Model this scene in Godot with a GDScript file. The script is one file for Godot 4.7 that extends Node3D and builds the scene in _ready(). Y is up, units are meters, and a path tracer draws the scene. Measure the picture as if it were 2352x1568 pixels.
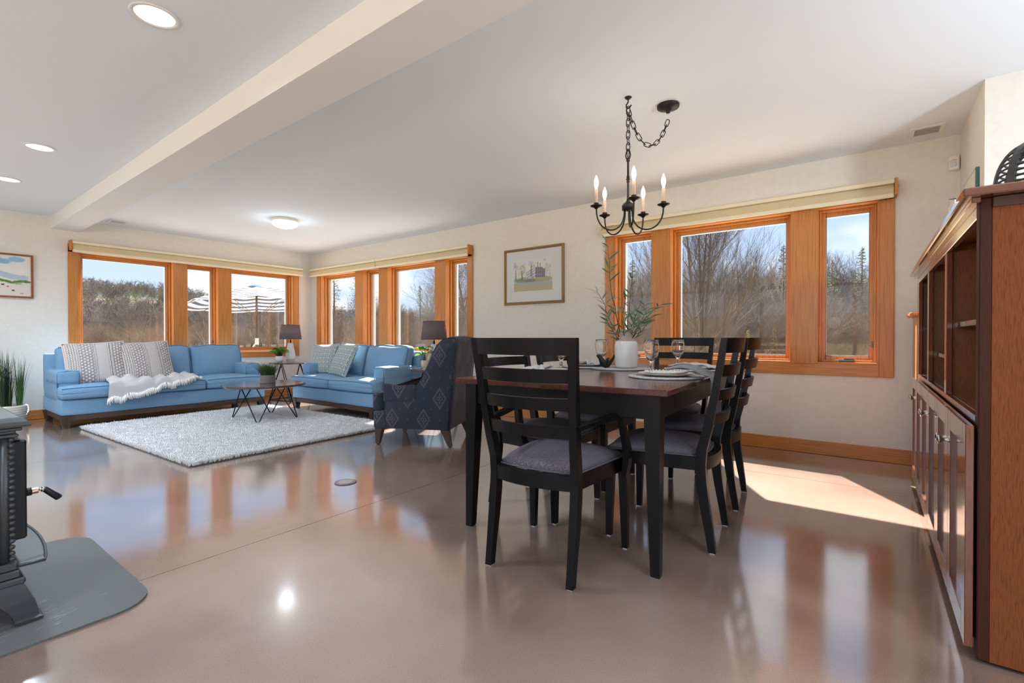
extends Node3D
# A sunlit open living and dining room. y up, metres; the camera stands above the origin.

var rng := RandomNumberGenerator.new()
var M := {}
const ZB := -4.81      # inner face of the window wall behind the dining table
const XA := -8.10      # inner face of the window wall behind the long sofa
const CEIL := 2.48


# ---------------------------------------------------------------- mesh building
class B:
	var st := SurfaceTool.new()
	var xf := Transform3D()
	var uvs := false

	func _init(smooth := false, with_uv := false):
		st.begin(Mesh.PRIMITIVE_TRIANGLES)
		uvs = with_uv
		st.set_smooth_group(0 if smooth else -1)

	func flat() -> B:
		st.set_smooth_group(-1)
		return self

	func soft() -> B:
		st.set_smooth_group(0)
		return self

	func at(p: Vector3, turn := 0.0, tilt := 0.0, roll := 0.0) -> B:
		xf = Transform3D(Basis.from_euler(Vector3(tilt, turn, roll)), p)
		return self

	# corners counter-clockwise as seen from outside
	func tri(a: Vector3, b: Vector3, c: Vector3):
		st.add_vertex(xf * a)
		st.add_vertex(xf * c)
		st.add_vertex(xf * b)

	func quad(a: Vector3, b: Vector3, c: Vector3, d: Vector3):
		tri(a, b, c)
		tri(a, c, d)

	func triuv(a: Vector3, b: Vector3, c: Vector3, ta: Vector2, tb: Vector2, tc: Vector2):
		st.set_uv(ta)
		st.add_vertex(xf * a)
		st.set_uv(tc)
		st.add_vertex(xf * c)
		st.set_uv(tb)
		st.add_vertex(xf * b)

	func quaduv(a: Vector3, b: Vector3, c: Vector3, d: Vector3, ta: Vector2, tb: Vector2, tc: Vector2, td: Vector2):
		triuv(a, b, c, ta, tb, tc)
		triuv(a, c, d, ta, tc, td)

	# a convex face turned away from the point «inside»
	func face(p: Array, inside: Vector3):
		var m := Vector3()
		for q in p:
			m += q
		m /= p.size()
		var n: Vector3 = (p[1] - p[0]).cross(p[2] - p[0])
		var flip := n.dot(m - inside) < 0.0
		for i in range(1, p.size() - 1):
			if flip:
				tri(p[0], p[i + 1], p[i])
			else:
				tri(p[0], p[i], p[i + 1])

	# chamfered box round c
	func box(c: Vector3, s: Vector3, ch := 0.003):
		var h := s * 0.5
		ch = minf(ch, minf(h.x, minf(h.y, h.z)) * 0.49)
		var v := func(sx: int, sy: int, sz: int, ax: int) -> Vector3:
			var i := Vector3(ch, ch, ch)
			i[ax] = 0.0
			return c + Vector3(sx * (h.x - i.x), sy * (h.y - i.y), sz * (h.z - i.z))
		for s1 in [-1, 1]:
			face([v.call(s1, -1, -1, 0), v.call(s1, 1, -1, 0), v.call(s1, 1, 1, 0), v.call(s1, -1, 1, 0)], c)
			face([v.call(-1, s1, -1, 1), v.call(1, s1, -1, 1), v.call(1, s1, 1, 1), v.call(-1, s1, 1, 1)], c)
			face([v.call(-1, -1, s1, 2), v.call(1, -1, s1, 2), v.call(1, 1, s1, 2), v.call(-1, 1, s1, 2)], c)
			if ch > 0.0:
				for s2 in [-1, 1]:
					face([v.call(s1, s2, -1, 0), v.call(s1, s2, 1, 0), v.call(s1, s2, 1, 1), v.call(s1, s2, -1, 1)], c)
					face([v.call(s1, -1, s2, 0), v.call(s1, 1, s2, 0), v.call(s1, 1, s2, 2), v.call(s1, -1, s2, 2)], c)
					face([v.call(-1, s1, s2, 1), v.call(1, s1, s2, 1), v.call(1, s1, s2, 2), v.call(-1, s1, s2, 2)], c)
					for s3 in [-1, 1]:
						face([v.call(s1, s2, s3, 0), v.call(s1, s2, s3, 1), v.call(s1, s2, s3, 2)], c)

	# box from corner to corner
	func span(x0: float, x1: float, y0: float, y1: float, z0: float, z1: float, ch := 0.003):
		box(Vector3((x0 + x1) / 2, (y0 + y1) / 2, (z0 + z1) / 2), Vector3(absf(x1 - x0), absf(y1 - y0), absf(z1 - z0)), ch)

	# skin over rings of the same count; every ring runs counter-clockwise seen against the way the rings go
	func loft(rings: Array, caps := true, closed := true):
		var n: int = rings[0].size()
		for i in rings.size() - 1:
			for k in (n if closed else n - 1):
				var k2 := (k + 1) % n
				quad(rings[i][k], rings[i][k2], rings[i + 1][k2], rings[i + 1][k])
		if caps:
			for e in [0, rings.size() - 1]:
				var r: PackedVector3Array = rings[e]
				var m := Vector3()
				for q in r:
					m += q
				m /= n
				for k in n:
					if e == 0:
						tri(m, r[(k + 1) % n], r[k])
					else:
						tri(m, r[k], r[(k + 1) % n])

	# round bar along a path; rad is a number or one radius per point
	func tube(path: Array, rad, n := 8, caps := true, closed := false):
		var rings := []
		var u := Vector3.ZERO
		var m := path.size()
		for i in m:
			var t: Vector3
			if closed:
				t = (path[(i + 1) % m] - path[(i + m - 1) % m]).normalized()
			else:
				t = (path[mini(i + 1, m - 1)] - path[maxi(i - 1, 0)]).normalized()
			if u == Vector3.ZERO:
				u = t.cross(Vector3.UP if absf(t.y) < 0.9 else Vector3.RIGHT).normalized()
			else:
				u = (u - t * u.dot(t)).normalized()
			var w := t.cross(u)
			var r: float = rad if rad is float else rad[i]
			var ring := PackedVector3Array()
			for k in n:
				var a := TAU * k / n
				ring.append(path[i] + (u * cos(a) + w * sin(a)) * r)
			rings.append(ring)
		if closed:
			rings.append(rings[0])
		loft(rings, caps and not closed)

	# turned body: profile of (radius, height), outside upwards, then inside downwards if hollow
	func lathe(profile: Array, n := 24, c := Vector3.ZERO):
		var rings := []
		for p in profile:
			var ring := PackedVector3Array()
			for k in n:
				var a := TAU * k / n
				ring.append(c + Vector3(cos(a) * p.x, p.y, -sin(a) * p.x))
			rings.append(ring)
		for i in rings.size() - 1:
			for k in n:
				var k2 := (k + 1) % n
				if profile[i].x < 1e-5:
					tri(rings[i][k], rings[i + 1][k2], rings[i + 1][k])
				elif profile[i + 1].x < 1e-5:
					tri(rings[i][k], rings[i][k2], rings[i + 1][k])
				else:
					quad(rings[i][k], rings[i][k2], rings[i + 1][k2], rings[i + 1][k])

	func ball(c: Vector3, r: float, n := 10):
		var p := []
		for i in n + 1:
			var a := PI * i / n - PI / 2
			p.append(Vector2(maxf(0.0, cos(a)) * r if i > 0 and i < n else 0.0, sin(a) * r))
		lathe(p, n + 2, c)

	# polygon in the xy plane (counter-clockwise), pushed from z0 to z1
	func prism(poly: PackedVector2Array, z0: float, z1: float):
		var idx := Geometry2D.triangulate_polygon(poly)
		for i in range(0, idx.size(), 3):
			var a := poly[idx[i]]
			var b := poly[idx[i + 1]]
			var c := poly[idx[i + 2]]
			if (b - a).cross(c - a) < 0:
				var t := b
				b = c
				c = t
			tri(Vector3(a.x, a.y, z1), Vector3(b.x, b.y, z1), Vector3(c.x, c.y, z1))
			tri(Vector3(a.x, a.y, z0), Vector3(c.x, c.y, z0), Vector3(b.x, b.y, z0))
		for i in poly.size():
			var a := poly[i]
			var b := poly[(i + 1) % poly.size()]
			quad(Vector3(a.x, a.y, z0), Vector3(b.x, b.y, z0), Vector3(b.x, b.y, z1), Vector3(a.x, a.y, z1))

	# soft box: rounded edges, then bent by «shape»
	func cushion(s: Vector3, r: float, shape = null, seg := 8):
		var h := s * 0.5
		r = minf(r, minf(h.x, minf(h.y, h.z)))
		var line := func(hh: float) -> Array:
			var a := []
			for i in 4:
				a.append(-hh + r * (1.0 - cos(i * PI / 8)))
			for i in range(1, seg):
				a.append(lerpf(-hh + r, hh - r, float(i) / seg))
			for i in 4:
				a.append(hh - r * (1.0 - cos((3 - i) * PI / 8)))
			return a
		var put := func(p: Vector3) -> Vector3:
			var q := Vector3(clampf(p.x, -h.x + r, h.x - r), clampf(p.y, -h.y + r, h.y - r), clampf(p.z, -h.z + r, h.z - r))
			var d := p - q
			var o := q + d.normalized() * r if d.length() > 1e-6 else p
			return shape.call(o) if shape != null else o
		for ax in 3:
			var b1 := (ax + 1) % 3
			var b2 := (ax + 2) % 3
			var l1: Array = line.call(h[b1])
			var l2: Array = line.call(h[b2])
			for s1 in [-1, 1]:
				var g := []
				for i in l1.size():
					var row := PackedVector3Array()
					for j in l2.size():
						var p := Vector3()
						p[ax] = s1 * h[ax]
						p[b1] = l1[i]
						p[b2] = l2[j]
						row.append(put.call(p))
					g.append(row)
				for i in l1.size() - 1:
					for j in l2.size() - 1:
						if s1 > 0:
							quad(g[i][j], g[i + 1][j], g[i + 1][j + 1], g[i][j + 1])
						else:
							quad(g[i][j], g[i][j + 1], g[i + 1][j + 1], g[i + 1][j])

	func mesh() -> ArrayMesh:
		st.generate_normals()
		return st.commit()


# ---------------------------------------------------------------- things and parts
func part(called: String, b, m: Material, parent: Node = self) -> MeshInstance3D:
	var o := MeshInstance3D.new()
	o.name = called
	o.mesh = b.mesh() if b is B else b
	o.material_override = m
	parent.add_child(o, true)
	return o


func tag(o: Node, label: String, category: String, group := "") -> Node:
	o.set_meta("label", label)
	o.set_meta("category", category)
	if group:
		o.set_meta("group", group)
	return o


func numbered(called: String) -> String:
	if not has_node(called):
		return called
	var k := 1
	while has_node("%s_%03d" % [called, k]):
		k += 1
	return "%s_%03d" % [called, k]


func thing(called: String, label: String, category: String, where := Vector3.ZERO, turn := 0.0, group := "") -> Node3D:
	var o := Node3D.new()
	o.name = numbered(called)
	add_child(o)
	o.position = where
	o.rotation.y = turn
	tag(o, label, category, group)
	return o


func one(called: String, b, m: Material, label: String, category: String, group := "") -> MeshInstance3D:
	var o := part(numbered(called), b, m)
	tag(o, label, category, group)
	return o


func dup(o: Node3D, where: Vector3, turn: float, label := "", group := "") -> Node3D:
	var c: Node3D = o.duplicate()
	c.name = numbered(String(o.name))
	add_child(c)
	c.position = where
	c.rotation.y = turn
	for k in ["label", "category", "group"]:
		if o.has_meta(k):
			c.set_meta(k, o.get_meta(k))
	if label:
		c.set_meta("label", label)
	if group:
		c.set_meta("group", group)
	return c


func struct_node(called: String) -> Node3D:
	var o := Node3D.new()
	o.name = called
	o.set_meta("kind", "structure")
	add_child(o)
	return o


func struct(called: String, b, m: Material) -> MeshInstance3D:
	var o := part(called, b, m)
	o.set_meta("kind", "structure")
	return o


func stuff(o: Node) -> Node:
	o.set_meta("kind", "stuff")
	return o


func scatter(called: String, mesh: Mesh, m: Material, places: Array, parent: Node = self) -> MultiMeshInstance3D:
	var mm := MultiMesh.new()
	mm.transform_format = MultiMesh.TRANSFORM_3D
	mm.mesh = mesh
	mm.instance_count = places.size()
	for i in places.size():
		mm.set_instance_transform(i, places[i])
	var o := MultiMeshInstance3D.new()
	o.name = called
	o.multimesh = mm
	o.material_override = m
	o.set_meta("kind", "stuff")
	parent.add_child(o, true)
	return o


# ---------------------------------------------------------------- materials
func mat(c: Color, rough := 0.7, metal := 0.0, spec := 0.5) -> StandardMaterial3D:
	var m := StandardMaterial3D.new()
	m.albedo_color = c
	m.roughness = rough
	m.metallic = metal
	m.metallic_specular = spec
	return m


func ntex(noise_seed: int, freq: float, stops: Array, oct := 4, size := 512, kind := FastNoiseLite.TYPE_SIMPLEX_SMOOTH) -> NoiseTexture2D:
	var f := FastNoiseLite.new()
	f.seed = noise_seed
	f.frequency = freq
	f.noise_type = kind
	f.fractal_octaves = oct
	var t := NoiseTexture2D.new()
	t.width = size
	t.height = size
	t.seamless = true
	t.noise = f
	if stops.size():
		var g := Gradient.new()
		var off := PackedFloat32Array()
		var col := PackedColorArray()
		for s in stops:
			off.append(s[0])
			col.append(s[1])
		g.offsets = off
		g.colors = col
		t.color_ramp = g
	return t


func tri_tex(m: StandardMaterial3D, t: Texture2D, scale: Vector3, world := false) -> StandardMaterial3D:
	m.albedo_texture = t
	m.uv1_triplanar = true
	m.uv1_world_triplanar = world
	m.uv1_scale = scale
	m.uv1_triplanar_sharpness = 4.0
	return m


func with_bump(m: StandardMaterial3D, t: Texture2D, cm: float) -> StandardMaterial3D:
	m.heightmap_enabled = true
	m.heightmap_texture = t
	m.heightmap_scale = cm
	return m


# wood whose grain runs along one axis of the thing
func wood(t: Texture2D, tint: Color, along: int, rough: float, fine := 1.0) -> StandardMaterial3D:
	var m := mat(tint, rough)
	var s := Vector3(3.2, 3.2, 3.2) * fine
	s[along] = 0.11 * fine
	return tri_tex(m, t, s)


func image_mat(im: Image, rough := 0.7) -> StandardMaterial3D:
	var m := mat(Color.WHITE, rough)
	m.albedo_texture = ImageTexture.create_from_image(im)
	return m


func C8(r: int, g: int, b: int) -> Color:
	return Color(r / 255.0, g / 255.0, b / 255.0)


func make_materials():
	var plain := [[0.0, Color(0.975, 0.975, 0.975)], [1.0, Color(1, 1, 1)]]
	var grain := ntex(3, 0.016, [[0.0, Color(0.84, 0.79, 0.72)], [0.45, Color(0.95, 0.93, 0.90)], [0.6, Color(1, 1, 1)], [1.0, Color(0.90, 0.86, 0.80)]], 5)
	var pores := ntex(4, 0.05, [[0.0, Color(0.66, 0.60, 0.58)], [0.33, Color(0.88, 0.85, 0.82)], [0.5, Color(1, 1, 1)], [1.0, Color(0.92, 0.88, 0.84)]], 4)
	var mottle := ntex(5, 0.02, plain, 3, 256)
	var weave := ntex(9, 0.11, [[0.0, Color(0.70, 0.72, 0.76)], [0.5, Color(0.92, 0.93, 0.95)], [1.0, Color(1.0, 1.0, 1.0)]], 2, 512)
	M.wall = tri_tex(mat(C8(234, 229, 220), 0.9), mottle, Vector3(3, 3, 3), true)
	M.ceiling = mat(C8(238, 243, 247), 0.92)
	M.beam = mat(C8(241, 238, 233), 0.9)
	for a in 3:
		M["fir" + "xyz"[a]] = wood(grain, C8(208, 138, 70), a, 0.3, 2.2)
		M["mah" + "xyz"[a]] = wood(pores, C8(134, 80, 46), a, 0.26, 5.0)
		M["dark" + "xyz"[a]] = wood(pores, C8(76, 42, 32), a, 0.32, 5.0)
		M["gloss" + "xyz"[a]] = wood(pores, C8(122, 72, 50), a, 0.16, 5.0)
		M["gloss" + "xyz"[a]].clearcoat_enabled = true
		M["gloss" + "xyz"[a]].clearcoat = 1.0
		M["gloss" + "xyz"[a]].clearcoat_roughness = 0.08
		M["walnut" + "xyz"[a]] = wood(grain, C8(86, 66, 58), a, 0.45)
	M.glass = StandardMaterial3D.new()
	M.glass.transparency = BaseMaterial3D.TRANSPARENCY_ALPHA
	M.glass.albedo_color = Color(1, 1, 1, 0.03)
	M.glass.roughness = 0.0
	M.crystal = StandardMaterial3D.new()
	M.crystal.refraction_enabled = true
	M.crystal.refraction_scale = 0.05
	M.crystal.albedo_color = Color(1, 1, 1, 0.0)
	M.crystal.roughness = 0.02
	# polished concrete: a broad cloudiness under a fine speckle
	var speck := ntex(21, 0.19, [[0.0, Color(0.80, 0.77, 0.74)], [0.38, Color(0.94, 0.93, 0.92)], [0.6, Color(1, 1, 1)], [0.85, Color(1, 0.99, 0.97)], [1.0, Color(0.80, 0.74, 0.70)]], 3, 1024)
	var cloudy := ntex(22, 0.006, [[0.0, Color(0.72, 0.68, 0.66)], [0.5, Color(0.92, 0.90, 0.89)], [1.0, Color(1, 1, 1)]], 4, 512)
	M.floor = tri_tex(mat(C8(180, 156, 141), 0.14, 0.12, 1.0), speck, Vector3(1.4, 1.4, 1.4), true)
	M.floor.clearcoat_enabled = true
	M.floor.clearcoat = 1.0
	M.floor.clearcoat_roughness = 0.10
	M.floor.detail_enabled = true
	M.floor.detail_blend_mode = BaseMaterial3D.BLEND_MODE_MUL
	M.floor.detail_uv_layer = BaseMaterial3D.DETAIL_UV_2
	M.floor.detail_albedo = cloudy
	M.floor.uv2_triplanar = true
	M.floor.uv2_world_triplanar = true
	M.floor.uv2_scale = Vector3(0.22, 0.22, 0.22)
	M.joint = mat(C8(52, 44, 40), 0.9)
	M.blue = tri_tex(mat(C8(136, 176, 206), 0.9), weave, Vector3(5, 5, 5))
	M.blue.rim_enabled = true
	M.blue.rim = 0.25
	M.blue_dark = mat(C8(88, 124, 156), 0.9)
	M.round_top = wood(grain, C8(92, 74, 66), 0, 0.16)
	M.round_top.clearcoat_enabled = true
	M.round_top.clearcoat = 0.8
	M.round_top.clearcoat_roughness = 0.1
	M.side_veneer = wood(pores, C8(128, 70, 34), 1, 0.55, 5.0)
	M.side_veneer.metallic_specular = 0.3
	M.side_stile = wood(pores, C8(70, 36, 26), 1, 0.5, 5.0)
	M.side_stile.metallic_specular = 0.3
	M.leg_dark = wood(grain, C8(72, 58, 52), 1, 0.45)
	M.black_wood = mat(C8(11, 10, 10), 0.36, 0.0, 0.36)
	M.black_metal = mat(C8(42, 44, 48), 0.42, 0.6)
	M.bronze = mat(C8(46, 40, 36), 0.42, 0.55)
	M.iron = mat(C8(76, 76, 76), 0.36, 0.4)
	M.iron_black = mat(C8(24, 24, 24), 0.45, 0.2)
	M.chrome = mat(C8(205, 202, 198), 0.16, 1.0)
	M.copper = mat(C8(190, 150, 128), 0.22, 1.0)
	M.white_paint = mat(C8(238, 236, 230), 0.5)
	M.white_plastic = mat(C8(236, 232, 224), 0.45)
	M.blind = tri_tex(mat(C8(238, 218, 172), 0.85), weave, Vector3(8, 8, 8))
	M.blind_bar = mat(C8(240, 230, 200), 0.6)
	M.porcelain = mat(C8(228, 226, 224), 0.22)
	M.stoneware = mat(C8(176, 158, 142), 0.55)
	M.linen = tri_tex(mat(C8(226, 220, 212), 0.95), weave, Vector3(9, 9, 9))
	M.grey_linen = tri_tex(mat(C8(158, 158, 160), 0.95), weave, Vector3(9, 9, 9))
	M.placemat = tri_tex(mat(C8(216, 208, 200), 0.95), weave, Vector3(14, 14, 14))
	M.table_top = wood(grain, C8(84, 48, 44), 2, 0.15, 1.6)
	var streak := ntex(31, 0.03, [[0.0, Color(0.52, 0.49, 0.53)], [0.42, Color(0.64, 0.62, 0.65)], [0.6, Color(0.86, 0.85, 0.86)], [1.0, Color(1, 1, 1)]], 4)
	M.seat_cloth = tri_tex(mat(C8(142, 136, 140), 0.85), streak, Vector3(4.5, 24, 46))
	M.leaf = mat(C8(88, 116, 84), 0.55)
	M.leaf.backlight_enabled = true
	M.leaf.backlight = Color(0.25, 0.35, 0.2)
	M.leaf_pale = mat(C8(132, 150, 136), 0.55)
	M.leaf_pale.backlight_enabled = true
	M.leaf_pale.backlight = Color(0.25, 0.35, 0.22)
	M.leaf_bright = mat(C8(92, 150, 52), 0.5)
	M.leaf_bright.backlight_enabled = true
	M.leaf_bright.backlight = Color(0.35, 0.5, 0.15)
	M.grass_dark = mat(C8(52, 82, 40), 0.6)
	M.grass_deep = mat(C8(36, 52, 30), 0.6)
	M.twig = mat(C8(78, 62, 54), 0.8)
	M.shade = tri_tex(mat(C8(168, 152, 154), 0.95), ntex(41, 0.16, [[0.0, Color(0.55, 0.5, 0.5)], [0.5, Color(0.9, 0.9, 0.9)], [1.0, Color(1, 1, 1)]], 2, 256), Vector3(3, 9, 3))
	M.shade.backlight_enabled = true
	M.shade.backlight = Color(0.9, 0.72, 0.62)
	M.bulb = mat(Color(1, 0.98, 0.95), 0.4)
	M.bulb.emission_enabled = true
	M.bulb.emission = Color(1, 0.96, 0.9)
	M.bulb.emission_energy_multiplier = 2.2
	M.bulb_soft = M.bulb.duplicate()
	M.bulb_soft.emission_energy_multiplier = 1.2
	M.candle = mat(C8(206, 176, 150), 0.5)
	M.shag = mat(C8(240, 238, 238), 1.0)
	M.soil = mat(C8(46, 36, 28), 1.0)
	M.bark = mat(C8(88, 80, 74), 0.95)
	M.bark_dark = mat(C8(70, 64, 58), 0.95)
	M.bark_pale = mat(C8(168, 156, 142), 0.95)
	M.needles = mat(C8(112, 122, 80), 0.9)
	M.needles_dark = mat(C8(70, 82, 58), 0.9)
	M.brush = mat(C8(112, 102, 92), 0.95)
	M.litter = tri_tex(mat(C8(112, 98, 80), 1.0), ntex(52, 0.03, [[0.0, Color(0.6, 0.55, 0.5)], [1.0, Color(1, 1, 1)]], 4, 256), Vector3(0.15, 0.15, 0.15), true)
	M.stone = mat(C8(206, 200, 190), 0.9)  # pale, so that the added terrace bounces sun indoors
	M.clear = StandardMaterial3D.new()
	M.clear.transparency = BaseMaterial3D.TRANSPARENCY_ALPHA
	M.clear.albedo_color = Color(1, 1, 1, 0.05)
	M.clear.roughness = 0.0
	M.meadow = tri_tex(mat(C8(206, 180, 138), 1.0), ntex(51, 0.02, [[0.0, Color(0.6, 0.55, 0.45)], [0.5, Color(0.95, 0.92, 0.85)], [1.0, Color(1, 1, 1)]], 5), Vector3(0.12, 0.12, 0.12), true)


# ---------------------------------------------------------------- the scene
func _ready():
	rng.seed = 7
	# camera: 2352 x 1568 frame, focal length 1102 pixels
	var cam := Camera3D.new()
	cam.name = "camera"
	cam.fov = 2.0 * rad_to_deg(atan(784.0 / 1102.2))
	cam.near = 0.05
	cam.far = 2000.0
	cam.rotation_order = EULER_ORDER_YXZ
	cam.position = Vector3(0, 0.985, 0)
	cam.rotation = Vector3(deg_to_rad(-0.44), deg_to_rad(36.68), deg_to_rad(-0.02))
	add_child(cam)
	cam.current = true
	# sky, exposure
	var env := Environment.new()
	env.background_mode = Environment.BG_SKY
	env.sky = Sky.new()
	env.sky.sky_material = make_sky()
	env.tonemap_mode = Environment.TONE_MAPPER_LINEAR
	env.tonemap_exposure = 1.12
	env.sdfgi_enabled = true
	env.ssao_enabled = true
	env.ssil_enabled = true
	var we := WorldEnvironment.new()
	we.name = "world_environment"
	we.environment = env
	add_child(we)
	# the sun: high, from beyond the corner of the two window walls
	var sun := DirectionalLight3D.new()
	sun.name = "sun"
	sun.light_color = Color(1.0, 0.98, 0.95)
	sun.light_energy = 8.0
	sun.light_angular_distance = 0.6
	sun.shadow_enabled = true
	add_child(sun)
	sun.look_at_from_position(Vector3.ZERO, Vector3(0.6, -1.16, 1.0))
	make_materials()
	build_shell()
	build_windows()
	build_ceiling_fittings()
	build_outdoors()
	build_living_room()
	build_dining()
	build_hutch()
	build_stove()


func make_sky() -> PanoramaSkyMaterial:
	var w := 1024
	var h := 512
	var im := Image.create(w, h, false, Image.FORMAT_RGBAF)
	var n := FastNoiseLite.new()
	n.seed = 12
	n.frequency = 0.55
	n.fractal_octaves = 5
	var horizon := Vector3(0.68, 0.85, 1.12)
	var mid := Vector3(0.50, 0.72, 1.12)
	var top := Vector3(0.26, 0.45, 0.90)
	for j in h:
		var el := PI * (0.5 - (j + 0.5) / h)
		var y := sin(el)
		for i in w:
			var az := TAU * ((i + 0.5) / w - 0.5)
			var c: Vector3
			if y <= 0.0:
				c = horizon * 0.5
			else:
				c = horizon.lerp(mid, smoothstep(0.0, 0.3, y)).lerp(top, smoothstep(0.3, 1.0, y))
				var d := Vector3(sin(az) * cos(el), y, -cos(az) * cos(el))
				var p := d / (y + 0.22)
				var v := n.get_noise_3d(p.x * 1.6, 0.0, p.z * 1.6)
				# fair-weather clouds, with a clear stretch to the west
				var clear := smoothstep(-2.4, -1.2, p.x - 0.6 * p.z - 0.3)
				var k := smoothstep(0.02, 0.30, v) * clear * smoothstep(0.0, 0.06, y)
				# three fair-weather banks low over the woods
				for q in [[-10.5, 10.5, 5.5, 2.2], [-22.5, 11.5, 4.0, 2.4], [-43.8, 9.2, 3.6, 1.6], [-55.5, 7.5, 2.6, 1.4], [24.0, 12.0, 7.0, 2.6], [70.0, 11.0, 8.0, 3.0], [130.0, 12.0, 9.0, 3.0], [-140.0, 12.0, 9.0, 3.0]]:
					var ex: float = (rad_to_deg(az) - q[0]) / q[2]
					var ey: float = (rad_to_deg(el) - q[1]) / q[3]
					var dd := ex * ex + ey * ey * (1.6 if ey < 0 else 0.8)
					if dd < 6.0:
						k = maxf(k, smoothstep(0.40, 0.85, exp(-dd * 0.6) + 0.38 * n.get_noise_3d(az * 26.0, el * 40.0, 5.0)))
				c = c.lerp(Vector3(1.3, 1.3, 1.32), 0.85 * k)
			im.set_pixel(i, j, Color(c.x, c.y, c.z, 1))
	var m := PanoramaSkyMaterial.new()
	m.panorama = ImageTexture.create_from_image(im)
	return m


# ---------------------------------------------------------------- room shell
# openings of the three window groups: [from, to] along the wall, then the posts between the panes
const SILL := 0.765
const HEAD := 2.13
const W1 := [1.609, 4.466, [[2.645, 2.825], [3.239, 3.438]]]
const W2 := [-7.818, -4.316, [[-6.788, -6.576], [-6.176, -5.958], [-4.931, -4.721]]]
const W3 := [-2.209, 0.062, [[-1.795, -1.594], [-0.553, -0.351]]]


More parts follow.
